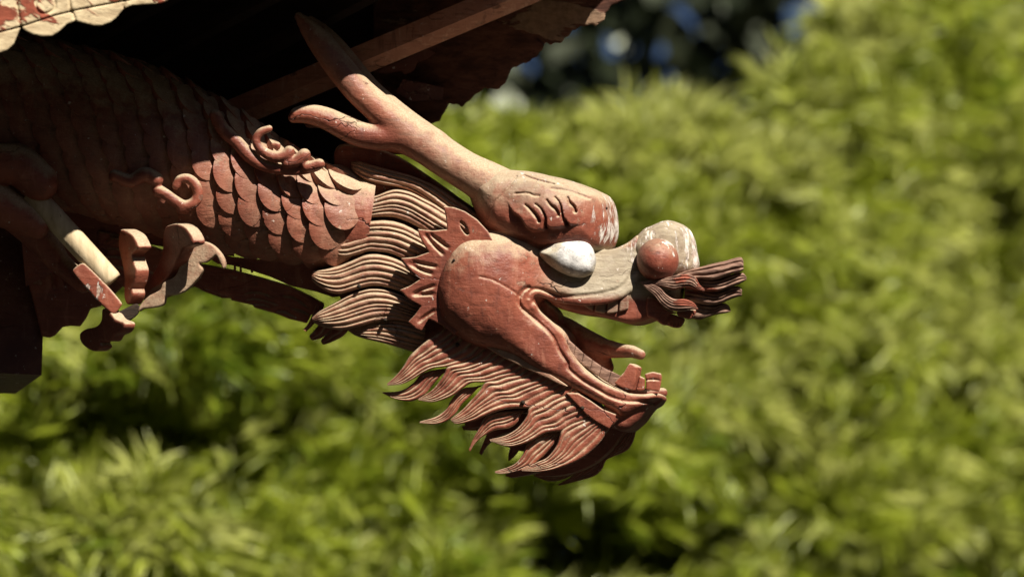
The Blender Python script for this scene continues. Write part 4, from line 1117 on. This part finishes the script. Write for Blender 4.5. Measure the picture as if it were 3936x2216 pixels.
def leaves(name, base, dirs, length, width, tint, mat, parent):
    n = len(base)
    dirs = dirs / np.linalg.norm(dirs, axis=1)[:, None]
    r = rng.normal(size=(n, 3)) * 0.8 + np.array([0.2, -0.5, 0.9]); side = np.cross(dirs, r); side /= np.linalg.norm(side, axis=1)[:, None]
    nor = np.cross(side, dirs)
    L = length[:, None]; Wd = width[:, None]
    mid = base + dirs * L * 0.42 + nor * L * 0.03
    tip = base + dirs * L - nor * L * 0.10 + np.array([0, 0, -0.12]) * L
    v = np.stack([base, mid + side * Wd, tip, mid - side * Wd], 1).reshape(-1, 3)
    i = np.arange(n)[:, None] * 4
    f = np.vstack([i + np.array([[0, 1, 2]]), i + np.array([[0, 2, 3]])])
    return mesh_obj(name, v, f, mat, parent, True, {'tint': np.repeat(tint, 4)})

sky_x = [-900, 1500, 1700, 1850, 2050, 2230, 2330, 2480, 2760, 2900, 3010, 3090, 3180, 3300, 4900]
sky_y = [150, 150, 270, 260, 270, 250, 110, 210, 150, 290, 320, 40, -260, -450, -500]
def skyline(x): return np.interp(x, sky_x, sky_y)
def at_px(x, y, D):
    return P(x, y, (D - D0) * S)
bright = ['bamboo plant at the left edge below the hanging post', 'bamboo plant below the dragon claws', 'bamboo plant below the dark carved beam under the neck',
          'bamboo plant left of the beard tips and below the mane', 'bamboo plant behind the left half of the beard', 'bamboo plant rising behind the brow and the open mouth',
          'bamboo plant behind the nose and whiskers with a dark hollow at its foot', 'bamboo plant just right of the whisker tips under the dark trees',
          'bamboo plant right of the gap where dark trees show', 'tall bamboo plant second from the right edge', 'tall bamboo plant at the right edge filling the corner']
nplant = 11
xs_edges = [-900, 350, 750, 1150, 1550, 1950, 2350, 2750, 3100, 3400, 3700, 5300]
for ip in range(nplant):
    xc = 0.5 * (xs_edges[ip] + xs_edges[ip + 1])
    Dp = float(np.interp(ip, [0, 4, 10], [11.3, 12.2, 14.2])) + rng.uniform(-0.3, 0.3)
    root = at_px(xc, 1108, Dp); root[2] = 0.0
    plant = thing('bamboo_plant', root, bright[ip], 'bamboo', 'bamboo plants behind the eave')
    Bs, Ds, Ls, Ts = [], [], [], []
    tops = []
    y = 2750.0
    rowi = 0
    while y > -900:
        nk = max(1, round((xs_edges[ip + 1] - xs_edges[ip]) / 235))
        for kx in range(nk):
            px = xs_edges[ip] + (kx + 0.1 + 0.8 * rng.random()) / nk * (xs_edges[ip + 1] - xs_edges[ip])
            py = y + rng.uniform(-120, 120)
            if py < skyline(px) + 330: continue
            holes = ((px - 2300) / 640) ** 2 + ((py - 2120) / 330) ** 2 < 1 or ((px - 350) / 480) ** 2 + ((py - 1830) / 170) ** 2 < 1 or ((px - 900) / 250) ** 2 + ((py - 1640) / 110) ** 2 < 1 or ((px - 3560) / 160) ** 2 + ((py - 1180) / 200) ** 2 < 1
            if holes: continue
            D = Dp + (1108 - py) / 1100 * 0.55 + rng.uniform(-0.45, 0.45)
            c = at_px(px, py, D)
            tops.append(c)
            R = rng.uniform(0.24, 0.36)
            tk = 0.55 if py < skyline(px) + 640 else 1.0
            R *= tk
            ns = 225
            # sprays of leaves spread through an uneven plume, each fanning outward
            q = rng.normal(size=(ns, 3)); q /= np.linalg.norm(q, axis=1)[:, None]
            q[:, 2] = np.abs(q[:, 2]) * 0.9 - 0.25
            rad = R * rng.random(ns) ** 0.5
            sp = c + q * rad[:, None] * np.array([1.0, 0.8, 1.05])
            loose = rng.random(ns) < 0.2
            sp[loose] = c + rng.uniform(-1, 1, (loose.sum(), 3)) * np.array([0.34, 0.5, 0.26]) * tk
            nl = 10
            pd = q + np.array([0, 0, 0.25]) + rng.normal(size=(ns, 3)) * 0.45
            base = np.repeat(sp, nl, 0) + rng.normal(size=(ns * nl, 3)) * 0.015
            dr = np.repeat(pd, nl, 0) + rng.normal(size=(ns * nl, 3)) * 0.33
            Bs.append(base); Ds.append(dr)
            Ls.append(rng.uniform(0.09, 0.21, ns * nl))
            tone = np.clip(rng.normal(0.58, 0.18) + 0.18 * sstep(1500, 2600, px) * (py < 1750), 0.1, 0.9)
            Ts.append(np.clip(np.repeat(rng.normal(tone, 0.12, ns), nl) + rng.normal(0, 0.12, ns * nl), 0, 1))
        y -= 210; rowi += 1
    # inside of the clump, its shade put into a darker leaf tint
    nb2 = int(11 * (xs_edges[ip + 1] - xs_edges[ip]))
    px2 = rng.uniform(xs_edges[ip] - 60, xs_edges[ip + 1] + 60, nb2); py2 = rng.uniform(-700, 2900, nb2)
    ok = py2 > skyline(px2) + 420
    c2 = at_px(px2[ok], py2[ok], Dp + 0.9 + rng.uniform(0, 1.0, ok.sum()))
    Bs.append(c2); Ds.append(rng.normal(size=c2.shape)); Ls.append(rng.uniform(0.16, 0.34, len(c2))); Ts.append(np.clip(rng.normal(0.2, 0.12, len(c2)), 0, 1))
    Bs, Ds, Ls, Ts = map(np.concatenate, (Bs, Ds, Ls, Ts))
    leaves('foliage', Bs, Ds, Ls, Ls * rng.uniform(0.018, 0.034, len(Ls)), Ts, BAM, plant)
    order = rng.permutation(len(tops))[:6]
    for ci in order:
        tp = tops[ci]
        b0 = root + np.array([rng.uniform(-0.3, 0.3), rng.uniform(-0.2, 0.4), 0])
        ctrl = catmull([b0, b0 * 0.55 + tp * 0.45 + np.array([0, 0, 0.5]), tp], 14)
        rr = np.linspace(0.014, 0.003, 14)
        vs = []
        for (c, r) in zip(ctrl, rr):
            for j in range(6):
                t_ = 2 * math.pi * j / 6
                vs.append(c + r * np.array([math.cos(t_), math.sin(t_), 0]))
        fs = [(i * 6 + j, i * 6 + (j + 1) % 6, (i + 1) * 6 + (j + 1) % 6, (i + 1) * 6 + j) for i in range(13) for j in range(6)]
        fs += [(5, 4, 3, 2, 1, 0), tuple(range(78, 84))]
        mesh_obj('culm', vs, fs, CULM, plant)

# ------------------------------------------------------------------ dark wood far behind
# plus an added, unseen ring round the camera that cuts sky fill
n = 64000
fx = rng.uniform(-18, 20, n); fy = rng.uniform(24, 30, n); fz = rng.uniform(0.0, 16.0, n)
base = np.stack([fx, fy, fz], 1)
Ls = rng.uniform(0.2, 0.5, n)
m = 62000
az = rng.uniform(math.radians(38), math.radians(322), m); rr = rng.uniform(22, 30, m)
hz = np.where(np.abs(np.degrees(az) - 146) < 32, 13.0, 21.0)
ring = np.stack([rr * np.sin(az), rr * np.cos(az), hz * rng.random(m)], 1)
base = np.vstack([base, ring]); Ls = np.concatenate([Ls, rng.uniform(0.6, 1.3, m)]); n = len(base)
wood = leaves('dark_wood_and_shade_ring', base, rng.normal(size=(n, 3)) + np.array([0, 0, -0.2]), Ls, Ls * rng.uniform(0.3, 0.55, n), rng.random(n), CON, None)
tag(wood, 'dark shaded trees far behind the bamboo with bits of sky between, and an added unseen ring of leaves behind the camera', 'trees', kind='stuff')
